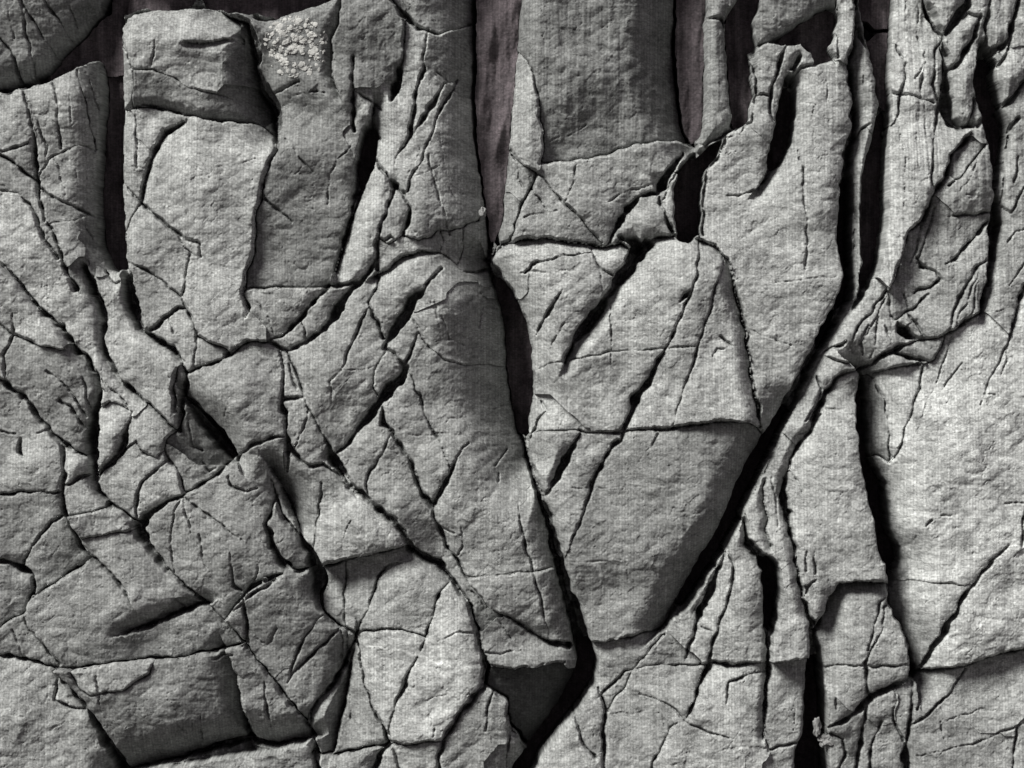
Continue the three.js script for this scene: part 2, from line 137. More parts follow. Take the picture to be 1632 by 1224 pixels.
 [1,1,0,0,'200,716,4 217,702,4 230,721,5 253,730,5 262,718,5 265,700,5 277,690,5 283,683,6'],[1,1.1,0,0,'283,562,9 298,593,9 295,620,11 288,655,13 285,688,11'],[1,1,0,0,'282,585,5 276,620,5 280,655,7'],[1,1.1,30,0,'293,630,10 320,665,20 345,695,26 370,730,18'],
 [1,1.1,0,0,'458,695,4 430,700,6 407,707,8 373,731,10 347,755,8 320,775,7 290,788,7 260,805,11 240,820,15 226,836,18'],[1,1,0,0,'293,785,6 283,751,6 267,728,6 262,715,5'],[1,1,0,0,'215,828,8 220,790,6 227,770,5 253,745,4 268,733,4'],[0,1,0,0,'320,735,4 330,750,5 345,745,4'],[0,1,0,0,'300,670,4 305,710,5 320,720,4'],
 [1,1.2,0,12,'198,418,12 203,455,18 207,480,20 217,508,16 225,526,12 250,543,11 275,556,11 287,568,9'],[1,1,0,0,'198,418,6 232,430,5 262,452,4 292,472,4'],[1,1,0,0,'303,405,3 295,441,4 293,475,5 297,490,5 308,510,8 315,525,8 317,535,7 333,545,5 365,556,4'],[1,1,0,0,'314,535,4 311,560,4 310,588,4'],[0,1,0,0,'268,505,3 275,531,3'],[1,1,0,0,'298,595,7 320,585,9 353,575,9 373,558,9 395,545,7'],[1,1,0,0,'226,528,6 252,520,7 260,508,7 283,492,5 296,490,4'],[1,1,0,0,'166,432,4 172,444,4 182,450,4 194,446,4 198,434,4'],[0,1,0,0,'360,700,3 352,720,3'],[0,1,0,0,'365,640,2 350,690,2'],[0,1,0,0,'362,760,5 370,775,6 390,785,4 408,780,3'],
 // --- lower left
 [1,1.1,0,0,'-70,880,8 0,895,8 14,898,11 30,906,14 50,918,9 53,935,7 46,955,8 42,975,7 20,985,5 0,1000,4 -60,1020,4'],[1,1,0,0,'40,983,5 45,1000,5 60,1018,5 80,1040,5 97,1060,5'],[1,1,0,0,'143,893,7 115,910,8 85,930,6 60,948,4 46,955,4'],[1,1,0,0,'100,820,4 78,836,5 67,850,5 50,870,5 34,900,5'],[1,1.1,0,0,'105,820,9 117,846,11 132,872,11 145,888,12 173,910,9 193,930,8 205,950,5 215,965,3'],[1,1,0,0,'110,824,4 150,816,5 176,807,5'],[1,1,0,0,'122,860,4 173,850,4 220,844,4'],
 [1,1.1,0,0,'176,806,7 190,814,7 205,825,9 220,837,19 227,852,18 240,875,14 257,897,10 280,920,8 300,938,7 320,956,8 337,970,6 360,990,5 380,1010,7 393,1032,9 408,1050,6 425,1075,7 455,1112,8 475,1140,10 492,1165,11 500,1195,14 506,1230,14 515,1290,12'],
 [0,1,0,0,'290,790,3 278,822,3 273,866,3 280,919,4'],[0,1,0,0,'290,790,4 325,816,4 353,836,3 385,860,3'],[0,1,0,0,'292,790,3 305,850,3'],[0,1,0,0,'317,853,3 328,903,2'],[0,1,0,0,'368,880,3 373,935,7 383,942,5'],[1,1,0,0,'452,916,6 420,925,6 408,932,7 393,942,9 375,962,9 362,985,6 360,992,4'],[1,1,0,0,'390,950,6 395,1000,9 392,1028,9'],[0,1,0,0,'412,900,4 402,935,4'],
 [0,1.2,20,0,'198,1011,3 233,1000,9 267,985,11 300,972,11 328,963,9'],[0,.8,0,0,'280,955,3 290,966,4'],[1,1.1,0,0,'-70,1040,6 0,1046,7 33,1050,8 67,1062,6 127,1065,7 173,1058,6 213,1053,6 287,1049,7 333,1040,8 360,1033,6 390,1028,5'],[1,1.1,0,0,'80,1062,7 100,1080,9 118,1100,9 133,1118,10 150,1140,11 163,1170,14 180,1200,18 190,1230,20 205,1290,20'],[1,1,0,0,'94,1080,3 90,1092,4 86,1116,4 110,1126,4 140,1131,4'],[1,1,0,0,'115,1066,4 127,1093,4 147,1108,5 200,1096,4 240,1073,4 246,1055,3'],[0,1,0,0,'158,1075,3 163,1120,3'],[1,1,0,26,'360,1036,5 363,1043,5 377,1076,6 383,1123,7 390,1150,14 396,1185,18'],[1,1.1,46,0,'190,1236,6 255,1222,8 300,1213,14 353,1200,20 395,1192,22 440,1198,12 475,1188,6 496,1182,5'],[0,1,0,0,'320,1142,3 317,1190,3'],[0,1,0,0,'340,1050,4 358,1046,4 372,1042,4'],[0,.8,0,0,'20,1005,3 33,1030,3 33,1050,4'],[0,.7,0,0,'0,1135,2 40,1140,2'],[0,1,0,0,'420,1090,4 424,1130,6 430,1160,5'],
 // --- lower middle
 [1,1.1,0,0,'430,765,5 448,823,6 475,856,10 495,885,17 503,905,22 508,925,24 505,950,17 510,970,11 518,982,9 533,997,9 550,1003,7 565,1013,5'],[1,1.1,0,0,'440,790,6 425,836,8 435,870,14 452,900,14 475,912,11 515,903,9 545,895,6 580,885,6 615,876,6 655,866,5'],[1,1,0,0,'512,770,4 508,816,4 503,850,4 498,890,5'],[1,1,0,0,'360,985,4 408,945,6 448,918,7'],[0,.8,0,0,'408,930,3 440,920,3'],[0,.9,30,0,'430,750,3 445,775,6 455,800,8 470,840,8'],
 [1,1,0,0,'553,893,4 551,900,4 548,950,4 550,1003,5 553,1045,5'],[1,1,0,0,'640,898,3 620,902,5 602,922,7 593,955,6 580,985,6 567,1010,5'],[1,1,0,0,'565,1012,5 608,1005,5 640,1006,5 678,1018,5'],[1,1,0,0,'715,928,5 712,935,6 695,960,7 688,990,5 678,1020,5 665,1050,5 650,1075,7 645,1095,9 632,1120,5 622,1160,5 620,1184,7'],[1,1,0,0,'563,1015,5 568,1028,5 575,1065,5 580,1090,6 595,1133,6 612,1160,6 620,1184,8'],[1,1.1,0,0,'621,1184,9 605,1205,12 595,1230,14 580,1290,12'],[1,1,0,0,'622,1186,6 638,1226,5 650,1290,5'],[1,1.1,0,0,'500,1210,7 550,1203,8 590,1195,9 620,1186,8 658,1184,6 705,1180,5'],
 [1,1,0,0,'515,980,5 507,985,5 488,1013,5 470,1048,5 462,1080,4'],[1,1,0,0,'538,1002,6 530,1010,6 500,1043,5 475,1065,5 455,1090,5'],[1,1.1,26,0,'562,1018,5 560,1035,6 548,1062,11 530,1090,10 503,1120,7 492,1140,6 490,1160,5'],[0,1,0,30,'562,1040,4 556,1080,8 548,1120,10 540,1160,8 530,1200,6'],[0,1,0,0,'540,1000,3 545,1030,4 542,1060,4'],[0,.8,0,0,'555,1080,3 558,1150,3'],[0,.8,0,0,'700,1020,3 725,1008,3 755,1010,3'],[0,.7,0,0,'675,1116,2 710,1105,2'],[0,1,0,0,'690,1175,3 692,1160,3'],[0,1,0,0,'560,830,3 545,865,2'],[0,.8,0,0,'440,1000,3 425,1030,4 408,1020,3'],[0,.8,0,0,'515,910,3 520,940,4 512,965,3'],
 [1,1,0,0,'785,1104,5 777,1135,5 775,1165,4'],[1,1,0,0,'770,1092,5 788,1102,5 808,1118,5 812,1170,4 806,1230,5'],[1,1,0,0,'745,920,5 765,919,4 816,914,4 890,906,4'],[1,1,0,0,'735,905,4 752,935,4 780,968,4 816,986,5 850,1010,7 876,1026,9 905,1032,12'],[1,1,0,0,'826,800,3 828,830,4 838,870,5 850,912,5 862,958,5 871,1000,4'],[0,1,0,0,'706,845,3 735,855,3 740,862,3'],[0,1,0,0,'735,840,3 738,870,4 730,885,3'],[0,.8,0,0,'752,945,4 790,985,3 815,1020,3'],[0,.8,0,0,'770,1040,4 800,1042,3 830,1036,3'],[0,.8,0,0,'800,1065,3 850,1062,3 890,1058,3'],[1,1,0,0,'780,1060,5 820,1066,4 870,1062,4 900,1058,6'],
 [1,1.1,0,0,'812,1160,10 830,1185,12 840,1205,14'],[1,1,0,0,'915,1130,8 922,1160,6 935,1195,6 950,1210,5'],
 // --- lower right
 [1,1,0,20,'1302,1000,10 1315,975,9 1322,950,9 1335,931,6 1360,927,5 1410,929,5 1420,932,5'],[1,1,0,0,'1414,955,4 1404,960,4 1395,1000,5 1388,1018,4 1384,1035,4'],[1,1,0,0,'1418,962,4 1410,968,4 1406,1000,4 1390,1030,5 1380,1060,6 1382,1090,7 1386,1106,8'],[1,1,0,0,'1306,1063,3 1340,1062,3 1384,1062,4 1452,1061,5'],[1,.8,0,0,'1436,926,3 1490,928,3 1535,930,3 1550,928,3'],[1,1.1,0,0,'1606,866,3 1585,888,7 1570,903,8 1553,925,9 1540,945,9 1524,972,12 1504,1009,12 1490,1035,11 1478,1055,10 1466,1074,11'],[1,1.1,0,0,'1700,1036,8 1632,1036,9 1610,1038,7 1594,1042,7 1557,1054,6 1524,1064,6 1480,1072,8 1463,1076,14'],[1,1.1,0,0,'1458,1077,13 1432,1090,11 1411,1100,12 1390,1110,14 1375,1125,13 1360,1140,10 1340,1152,8 1318,1160,6'],[1,1,0,0,'1455,1078,7 1452,1115,6 1454,1150,7 1446,1180,9 1447,1210,14 1450,1230,14 1452,1290,12'],[1,1,0,0,'1426,1094,4 1429,1105,4 1424,1150,5 1440,1180,6 1446,1190,6'],[1,1,0,0,'1541,1066,4 1521,1096,4 1511,1112,5 1470,1146,5 1452,1160,4'],[0,.8,0,0,'1477,958,2 1449,1008,2'],[0,.8,0,0,'1690,1140,2 1632,1155,3 1550,1186,3 1500,1198,3 1460,1205,3'],[1,1,0,0,'1622,1160,4 1622,1176,4 1614,1226,5 1612,1290,5'],[0,1,0,0,'1632,805,5 1629,830,5 1625,872,4'],[0,1,0,0,'1600,802,3 1640,800,5'],[0,1,0,0,'1500,1150,4 1508,1186,4'],[1,1,0,0,'1404,1150,5 1404,1163,4 1391,1190,5 1388,1226,5 1386,1290,5'],[1,1,0,0,'1384,1118,6 1381,1133,6 1374,1183,9 1366,1226,6'],[0,1,0,0,'1472,1090,4 1462,1130,4'],[0,1,0,0,'1330,1100,3 1332,1130,4'],[1,1,0,0,'1312,1180,6 1325,1168,5 1345,1180,6 1348,1205,6 1335,1230,6'],[0,1,0,0,'1290,1140,4 1310,1150,8 1300,1185,4'],[0,.8,0,0,'1460,855,2 1450,885,2'],[0,.8,0,0,'1510,1150,2 1570,1130,2'],[0,1,0,0,'1475,838,3 1485,830,5'],[0,1,0,0,'1500,822,3 1512,820,3'],
];
// The rocks between the joints: [name, category, label, pieces], a piece being [stand-out, lean, 'x,y of points on it'].
const ROCKS = [
 ['ribbed_block','rock','dim ribbed rock in the top left corner above the slanting gap',[[-6,-.4,'5,110 -20,80'],[-4,-.35,'25,40'],[-6,-.45,'55,80'],[-8,-.45,'75,40'],[-12,-.5,'130,10 120,40']]],
 ['ribbed_block','rock','upright ribbed rock with rounded tops on the left edge',[[2,.1,'25,190 0,200'],[0,-.05,'66,150'],[2,0,'80,185'],[2,.05,'110,170'],[-4,-.15,'146,150'],[-4,-.1,'30,246'],[-2,-.05,'20,285 0,290'],[0,0,'110,280'],[-3,-.15,'90,335'],[2,.1,'105,390 95,372'],[-8,-.3,'148,380 150,350']]],
 ['pale_boulder','boulder','pale boulder on the left edge with a long tail running down right',[[3,.06,'20,380 60,420 110,500 190,630 140,560',.4]]],
 ['stone_wedge','stone','dark narrow stone wedged right of the pale left boulder',[[-16,-.3,'128,440']]],
 ['cracked_slab','rock','grey slab with branching hairline cracks on the left edge',[[2,.1,'45,505 20,470'],[-2,-.2,'70,610 130,640'],[-2,0,'-10,560']]],
 ['low_slab','rock','slab with a rounded knob below the branching left slab',[[0,0,'20,660 60,750 -30,700']]],
 ['small_stone','stone','small round stone at the foot of the knobbed slab',[[4,.2,'125,742']]],
 ['small_stone','stone','squat stone under the small round stone on the left',[[2,.15,'130,795']]],
 ['stone_wedge','stone','bright wedge-shaped stone beside the dark joint on the left',[[6,.35,'180,690']]],
 ['small_stone','stone','rounded five-sided stone right of the bright wedge',[[4,.1,'240,690']]],
 ['small_stone','stone','grey stone with stepped top edge below the five-sided stone',[[2,.05,'200,775 225,740']]],
 ['stone_wedge','stone','bright tapering stone left of the star of cracks',[[4,.3,'250,780']]],
 ['small_stone','stone','stone filling the corner above the star of cracks',[[-6,-.1,'300,755 320,750']]],
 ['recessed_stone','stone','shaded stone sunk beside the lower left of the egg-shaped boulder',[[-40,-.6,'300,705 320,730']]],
 ['long_block','rock','tilted five-sided block left of the egg-shaped boulder',[[3,.1,'170,480 180,520 220,590']]],
 ['pebble','pebble','round pebble sitting on top of the tilted block',[[5,.25,'183,437']]],
 ['thin_sliver','stone','thin sliver between two joints left of the egg-shaped boulder',[[-6,-.1,'283,625']]],
 ['angular_stone','stone','angular stone hanging under the tall arched slab',[[1,.0,'245,475']]],
 ['split_stone','stone','split stone above the egg-shaped boulder',[[1,.1,'282,530 300,560'],[0,0,'340,568']]],
 ['capstone_boulder','boulder','rounded boulder at upper left capping the arched slab',[[4,.1,'280,60'],[-4,-.25,'250,145 340,170'],[0,.1,'203,130']]],
 ['arched_slab','rock','tall arched slab under the capping boulder',[[4,.2,'330,300 345,430 360,520'],[-4,-.1,'260,205'],[-2,.1,'200,215'],[0,.1,'205,340'],[2,.12,'240,390 260,430'],[-2,.1,'222,295']]],
 ['shaded_slab','rock','broad shaded slab below the lichen patch',[[-6,-.42,'500,330 480,240 470,100 540,60 600,60']]],
 ['split_column','rock','column split by deep slots left of the upper dark cleft',[[2,.15,'615,200 655,100'],[0,.1,'576,185'],[0,-.05,'705,90'],[2,.1,'685,150'],[4,.2,'668,220'],[4,.2,'720,220 690,330'],[0,-.1,'690,10 740,0']]],
 ['crossed_stone','stone','pale stone left of the crossing joints',[[2,.15,'578,360 600,300']]],
 ['crossed_stone','stone','narrow stone under the crossing joints',[[0,.1,'630,340']]],
 ['ledge_stones','stone','crumbly ledge of small stones above the centre boulder',[[2,.2,'680,392'],[4,.25,'718,392'],[0,.1,'752,390 760,410'],[2,.1,'620,408']]],
 ['spire','rock','pale pointed spire right of the upper dark cleft',[[2,.2,'840,190']]],
 ['backing_slab','rock','tall streaked slab at the top behind the spire',[[-18,-.45,'960,120 860,60']]],
 ['sloping_slab','rock','sloping slab under the streaked upper slab',[[-6,-.05,'960,280 1030,250']]],
 ['corner_stone','stone','triangular stone below the slanting crack near the spire',[[-10,-.2,'890,350 860,360']]],
 ['corner_stone','stone','dim stone at the foot of the upper dark cleft',[[-22,-.2,'838,290'],[-30,-.3,'812,340']]],
 ['small_boulder','boulder','small rounded boulder above the notch of the heart-shaped group',[[-6,-.05,'1035,350']]],
 ['curved_ribbon','stone','thin curved pale rib of stone beside the small dark hollow',[[2,.2,'1085,260 1066,290']]],
 ['back_pillar','rock','dim pillar standing in the dark cleft at the top',[[-30,-.1,'1145,120']]],
 ['split_pillar','rock','slim split pillar right of the dim pillar',[[-4,.1,'1215,120'],[-4,.15,'1220,175'],[-8,0,'1245,80 1255,95']]],
 ['back_block','rock','shaded block at the top edge right of the pillars',[[-30,-.25,'1265,10']]],
 ['broad_slab','rock','broad pale slab between the heart-shaped group and the slanting gap',[[0,.25,'1220,430 1180,320 1240,600 1310,250 1310,350 1180,240 1165,280']]],
 ['tall_post','rock','narrow bright post at the top above the broad pale slab',[[0,.3,'1350,40']]],
 ['strip_rock','rock','narrow strip of rock between the twin dark clefts',[[-6,.1,'1382,140'],[-14,0,'1376,260 1370,330'],[-10,-.1,'1388,40']]],
 ['fluted_slab','rock','tall fluted slab in the upper right with a cross of cracks',[[4,.35,'1460,90 1450,30'],[4,.4,'1425,120'],[4,.4,'1425,170'],[4,.35,'1465,260 1430,330 1430,420'],[-2,.15,'1505,240 1500,270']]],
 ['lumpy_stone','stone','smooth lump at the top edge right of the fluted slab',[[2,.3,'1515,15']]],
 ['lumpy_stone','stone','oval lump high on the right below the top edge lump',[[-2,.1,'1550,35 1530,70']]],
 ['lumpy_stone','stone','tall block at the top edge left of the corner stones',[[0,.2,'1595,30']]],
 ['lumpy_stone','stone','long leaning lump left of the right-hand dark cleft',[[2,.25,'1535,140']]],
 ['lumpy_stone','stone','small lump wedged against the right-hand dark cleft',[[-4,-.05,'1562,180']]],
 ['lumpy_stone','stone','topmost stone in the top right corner',[[0,.2,'1640,30']]],
 ['lumpy_stone','stone','stone on the right edge just below the corner stone',[[2,.3,'1615,105 1630,90']]],
 ['lumpy_stone','stone','striped stone on the right edge beside the dark cleft',[[-2,.0,'1625,220 1630,330 1620,380 1610,440']]],
 ['thin_sliver','stone','upright sliver against the right side of the dark cleft',[[-4,0,'1600,260']]],
 ['lozenge_stone','stone','lozenge-shaped stone in the frayed rock on the right',[[0,-.05,'1550,300']]],
 ['frayed_rock','rock','frayed rock under the lozenge-shaped stone',[[-4,-.05,'1520,380 1480,370 1450,420'],[-4,-.05,'1470,470 1500,500'],[-2,.0,'1480,445'],[-4,0,'1545,410 1560,440 1540,490'],[-2,.1,'1400,530 1395,500 1390,560'],[-10,-.1,'1530,240'] ]],
 ['frayed_ledge','rock','shaded ledge tapering left above the great pale face',[[-6,-.1,'1480,555 1440,560'],[-4,0,'1410,580']]],
 ['rod_stone','stone','pale rod-like stone lying across the slanting gap',[[4,.35,'1340,568']]],
 ['gap_stone','stone','rounded stone stuck in the slanting gap below the pale rod',[[-6,0,'1318,600 1330,590']]],
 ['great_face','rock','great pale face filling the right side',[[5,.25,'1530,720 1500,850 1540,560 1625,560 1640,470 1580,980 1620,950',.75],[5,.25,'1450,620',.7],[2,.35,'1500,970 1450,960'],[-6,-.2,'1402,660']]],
 ['wedge_slab','rock','tall wedge-shaped slab left of the great pale face',[[2,.3,'1330,780 1340,880 1370,900']]],
 ['wavy_strip','rock','wavy pale strip below the slanting gap',[[0,.2,'1232,790 1240,850'],[1,.2,'1255,950 1255,1030']]],
 ['finger_block','rock','long finger-like block left of the wavy strip',[[2,.15,'1190,960 1180,1020'],[2,.2,'1140,1000'],[0,.15,'1122,960 1100,1000']]],
 ['strip_rock','rock','long strip at the bottom beside the wide lower right cleft',[[0,.05,'1260,1110'],[-2,-.05,'1255,1215']]],
 ['foot_slab','rock','cracked slab at the foot of the finger-like block',[[0,0,'990,1045'],[-1,.0,'1060,1040'],[-3,-.1,'980,1105'],[-2,-.05,'1050,1090'],[-2,-.05,'1000,1160'],[2,.25,'1140,1150 1150,1080 1100,1200'],[2,.2,'1190,1120']]],
 ['heart_lobe','rock','left lobe of the heart-shaped group in the middle',[[6,.15,'890,440 860,520 940,450'],[6,.35,'860,395 905,395'],[4,.3,'970,410'],[3,.05,'930,620 1000,630']]],
 ['heart_lobe','rock','right lobe of the heart-shaped group in the middle',[[6,.25,'1040,440 990,520'],[6,.25,'1125,400 1100,500'],[4,.15,'1060,630 1080,590'],[6,.3,'1160,480 1150,610']]],
 ['heart_point_slab','rock','broad tapering slab forming the lower point of the heart',[[2,-.28,'1080,800 1000,900'],[1,.0,'930,740'],[-2,0,'880,715']]],
 ['stone_wedge','stone','small bright stone beside the middle cleft under the left lobe',[[2,.3,'862,682']]],
 ['round_shoulder','boulder','rounded shoulder boulder left of the middle cleft',[[4,.05,'730,500 690,440'],[2,-.05,'740,640 680,560'],[3,.1,'620,470 650,430'],[1,0,'645,535'],[1,.05,'620,590']]],
 ['slant_block','rock','slanting block left of the rounded shoulder boulder',[[2,-.05,'520,590 540,520 575,470'],[2,-.03,'590,540 580,620']]],
 ['diamond_slab','rock','diamond-shaped slab above the crossed cracks',[[2,.05,'650,660 690,740']]],
 ['diamond_slab','rock','low triangular slab left of the diamond-shaped slab',[[1,0,'570,730'],[0,-.08,'640,770']]],
 ['centre_slab','rock','wide slab with a faint level crack left of the middle cleft',[[1,-.06,'770,800 790,740'],[1,0,'855,850']]],
 ['centre_slab','rock','lower slab between the curved left joint and the middle cleft',[[-2,-.12,'830,950 790,940'],[-10,-.25,'790,1020 850,1040'],[-2,-.08,'890,960']]],
 ['curved_flank','rock','dark curved flank running down beside the long curved joint',[[-5,-.3,'660,840 640,820 760,980',-.1]]],
 ['egg_boulder','boulder','smooth egg-shaped boulder left of centre',[[6,.02,'380,620']]],
 ['joint_stone','stone','crumbled stone at the top of the joint right of the egg boulder',[[-4,.05,'466,605']]],
 ['joint_stone','stone','crumbled stone low in the joint right of the egg boulder',[[-8,.0,'490,690 470,660']]],
 ['wedge_stone','stone','broad wedge under the shaded slab left of centre',[[0,-.02,'450,485']]],
 ['wedge_stone','stone','leaning splinter between two dark joints under the shaded slab',[[2,.0,'520,490']]],
 ['wedge_stone','stone','small rounded stone at the foot of the leaning splinter',[[2,.05,'468,525']]],
 ['star_slab','rock','broad slab marked by a star of radiating cracks',[[0,-.22,'340,870 320,830 400,760']]],
 ['bright_block','rock','pale block with a level lower edge under the crumbled joint',[[2,.15,'570,830'],[-4,-.2,'480,780 490,830']]],
 ['tongue_rock','rock','shaded tongue of rock right of the star-cracked slab',[[-10,-.3,'458,860']]],
 ['fan_block','rock','darker block crossed by fan cracks at lower left of centre',[[-2,-.28,'430,1000 450,960'],[-2,-.25,'492,1015'],[-3,-.25,'490,1080 510,1060'],[-2,-.1,'420,920'],[0,0,'378,985']]],
 ['low_block','rock','pale block with a thin white vein in the lower middle',[[0,-.05,'528,940'],[0,0,'575,930'],[2,.05,'650,950 650,900'],[4,.4,'725,1010 690,1100'],[2,.3,'620,1060'],[-4,-.2,'570,1140 540,1190'],[-4,0,'553,1020']]],
 ['foot_stone','stone','stone at the bottom edge right of the crossing bottom joints',[[0,.15,'660,1210'],[-2,.0,'610,1215']]],
 ['foot_stone','stone','stone at the bottom edge left of the crossing bottom joints',[[-4,-.05,'550,1222']]],
 ['foot_stone','stone','rounded stone with a hooked crack at the bottom near the dark hollow',[[0,.0,'745,1170'],[-2,-.1,'795,1150'],[-14,-.1,'815,1215 795,1215']]],
 ['foot_stone','stone','broken stone at the foot of the dark hollow',[[-10,.1,'900,1200'],[-12,-.15,'940,1150']]],
 ['left_foot_block','rock','grey block on the lower left edge under a level joint',[[0,-.15,'30,840 60,815',-.25],[1,-.1,'95,880',-.2],[-1,-.1,'20,950',-.1]]],  // last values darken the stone, painting in the dimmer lower left corner
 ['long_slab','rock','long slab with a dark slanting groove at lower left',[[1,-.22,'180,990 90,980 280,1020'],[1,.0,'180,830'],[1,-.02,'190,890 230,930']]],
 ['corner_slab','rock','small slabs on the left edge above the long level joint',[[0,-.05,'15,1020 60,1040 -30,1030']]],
 ['pale_slab','rock','pale slab in the bottom left corner',[[2,.08,'50,1160'],[4,.15,'115,1110']]],
 ['shaded_block','rock','shaded squarish block with a white patch at lower left',[[0,-.42,'260,1150 290,1070 330,1065'],[2,.1,'180,1080 130,1072']]],
 ['strip_rock','rock','narrow shaded strip right of the squarish block',[[-4,-.2,'410,1110 400,1070']]],
 ['bottom_ledge','rock','dark ledge along the bottom edge left of centre',[[0,0,'430,1222 360,1240']]],
 ['hook_block','rock','square-topped block with hooked cracks at lower right',[[0,0,'1350,1000'],[2,.1,'1430,1020'],[1,.1,'1396,1000'],[0,.0,'1350,1090'],[0,.05,'1420,1078']]],
 ['right_foot_slab','rock','slab under the curved joint in the bottom right corner',[[0,.1,'1560,1110 1600,1080'],[-1,-.05,'1490,1100'],[-2,-.1,'1540,1205 1480,1200'],[0,0,'1650,1215']]],
 ['rubble_stone','stone','broken stones under the hooked block at lower right',[[-6,-.15,'1408,1130 1415,1110'],[-8,-.2,'1415,1200'],[-10,-.1,'1378,1200'],[-12,-.25,'1350,1170 1330,1145']]],
 ['rubble_stone','stone','chunky stone in the wide cleft at the bottom right of centre',[[-10,.0,'1330,1200']]],
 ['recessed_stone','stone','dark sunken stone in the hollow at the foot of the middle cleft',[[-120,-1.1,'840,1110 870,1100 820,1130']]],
 ['#','','',[[-105,0,'175,70 150,62 118,84 172,40'],[-85,0,'260,3 340,1 392,10 462,8 510,-8'],[-120,0,'176,150 176,250 174,330 176,390'],[-105,0,'785,60 785,150 785,230 786,280'],[-100,0,'1106,60 1106,150 1106,20'],[-80,0,'1180,130 1182,170'],[-130,0,'1098,330 1095,300'],[-200,0,'936,1060 930,1090 908,1130'],[-190,0,'815,510 822,560 828,630 802,475'],[-190,0,'1300,1140 1300,1090 1296,1210 1302,1180'],[-190,0,'1404,800 1410,840 1425,890'],[-80,0,'1300,45 1270,58'],[-85,0,'1402,20 1405,60'],[-120,0,'1396,340 1396,300 1400,250'],[-170,0,'1350,340 1350,380'],[-190,0,'1318,530 1285,590 1255,655 1220,715 1200,752 1170,815 1150,860 1115,920'],[-130,0,'1256,180 1250,220'],[-120,0,'588,220 580,262'],[-120,0,'1590,200 1575,130'],[-80,0,'1195,20 1182,30'],[-140,0,'1231,945'],[-160,0,'1378,660']]],
];
// broad swellings (+) and hollows (-) of the rock: x, y, half-widths, turn, height
const SWELLS = [[380,620,70,62,0,12],[725,490,60,60,0,12],[890,455,55,75,.3,12],[1090,460,70,100,.3,13],[1060,640,110,60,0,5],[290,60,100,36,0,12],[25,190,28,38,0,6],[470,180,90,34,.2,-15],[418,120,26,60,0,-18],[1330,985,16,50,0,-10],[770,600,40,110,0,-6],[450,790,30,50,-.4,-15],[552,1130,28,70,.1,-14],[1080,800,120,110,-.5,14],[1320,790,50,130,.1,12],[1530,740,140,150,0,14],[260,1120,100,50,0,9],[640,1070,60,90,0,9],[730,1010,34,70,0,6],[790,800,70,110,-.3,8],[1550,300,32,38,.6,7],[330,290,70,90,0,9],[500,320,60,90,0,6],[180,690,18,40,.2,5],[240,690,30,34,0,6],[125,742,16,14,0,5],[220,590,50,40,.6,7],[1440,250,36,130,0,7],[1300,300,40,150,0,7],[700,200,36,110,.3,7],[840,200,16,70,0,5],[960,120,80,110,0,8],[1035,350,26,24,0,6],[60,400,50,60,.3,8],[70,600,60,50,.4,6],[60,740,40,40,0,7],[580,840,60,36,-.1,7],[340,860,80,60,.3,7],[180,980,110,44,-.15,7],[60,1150,70,60,0,6],[1185,970,24,60,.2,6],[1370,1000,40,60,0,6],[1570,980,60,70,-.5,9],[1130,1130,70,50,0,6],[650,930,46,40,0,7],[690,660,30,60,-.4,-3],[530,590,40,80,.4,6],[110,170,36,50,0,7],[1535,140,16,44,.2,7],[1515,15,18,30,0,6],[1548,45,14,24,.5,6],[1610,110,18,30,.3,6],[855,1020,60,26,0,-10],[700,880,30,80,-.6,-10]];
// ---------------------------------------------------------------- noise
function seeded(a) { return () => { a |= 0; a = a + 0x6D2B79F5 | 0; let t = Math.imul(a ^ a >>> 15, 1 | a); t = t + Math.imul(t ^ t >>> 7, 61 | t) ^ t; return ((t ^ t >>> 14) >>> 0) / 4294967296; }; }
const nA = createNoise2D(seeded(11)), nB = createNoise2D(seeded(23)), nC = createNoise2D(seeded(37)), nD = createNoise2D(seeded(51));
const clamp = (v, a = 0, b = 1) => Math.min(b, Math.max(a, v));
const smooth = (a, b, v) => { const t = clamp((v - a) / (b - a)); return t * t * (3 - 2 * t); };
const rnd = seeded(7);

// ---------------------------------------------------------------- materials
function weaveMap() {                                              // the fine woven grain that lies over the whole surface: upright threads, crossed by thinner ones
  const PX = 10, PY = 8, nx = 120, ny = 120, W = PX * nx, Hh = PY * ny, d = new Uint8Array(W * Hh * 4), r = seeded(5);
  const col = Array.from({ length: nx }, () => r()), row = Array.from({ length: ny * 2 }, () => r()), knot = Float32Array.from({ length: nx * ny * 2 }, () => r());
  for (let y = 0; y < Hh; y++) for (let x = 0; x < W; x++) {
    const c = Math.floor(x / PX), fu = (x % PX) / PX - 0.5, j = Math.floor(y / (PY / 2)), fv = (y % (PY / 2)) / (PY / 2) - 0.5, k = (y * W + x) * 4;
    const thread = 0.5 + 0.5 * Math.cos(fu * 6.283), cross = 0.5 + 0.5 * Math.cos(fv * 6.283);
    const v = clamp(0.74 + thread * (0.02 + 0.09 * col[c]) + (knot[j * nx + c] - 0.5) * 0.15) * 255;
    d[k] = v; d[k + 1] = v; d[k + 2] = v; d[k + 3] = 255;
  }
  const t = new THREE.DataTexture(d, W, Hh, THREE.RGBAFormat); t.colorSpace = THREE.SRGBColorSpace;
  t.wrapS = t.wrapT = THREE.RepeatWrapping; t.magFilter = THREE.LinearFilter; t.minFilter = THREE.LinearMipmapLinearFilter; t.generateMipmaps = true;
  t.repeat.set(1 / (nx * 4.6 * STEP), 1 / (ny * 3.7 * STEP)); t.needsUpdate = true;
  return t;
}
const weave = weaveMap();
const rockMat = new THREE.MeshStandardMaterial({ color: 0xffffff, vertexColors: true, map: weave, roughness: 0.92, metalness: 0 });

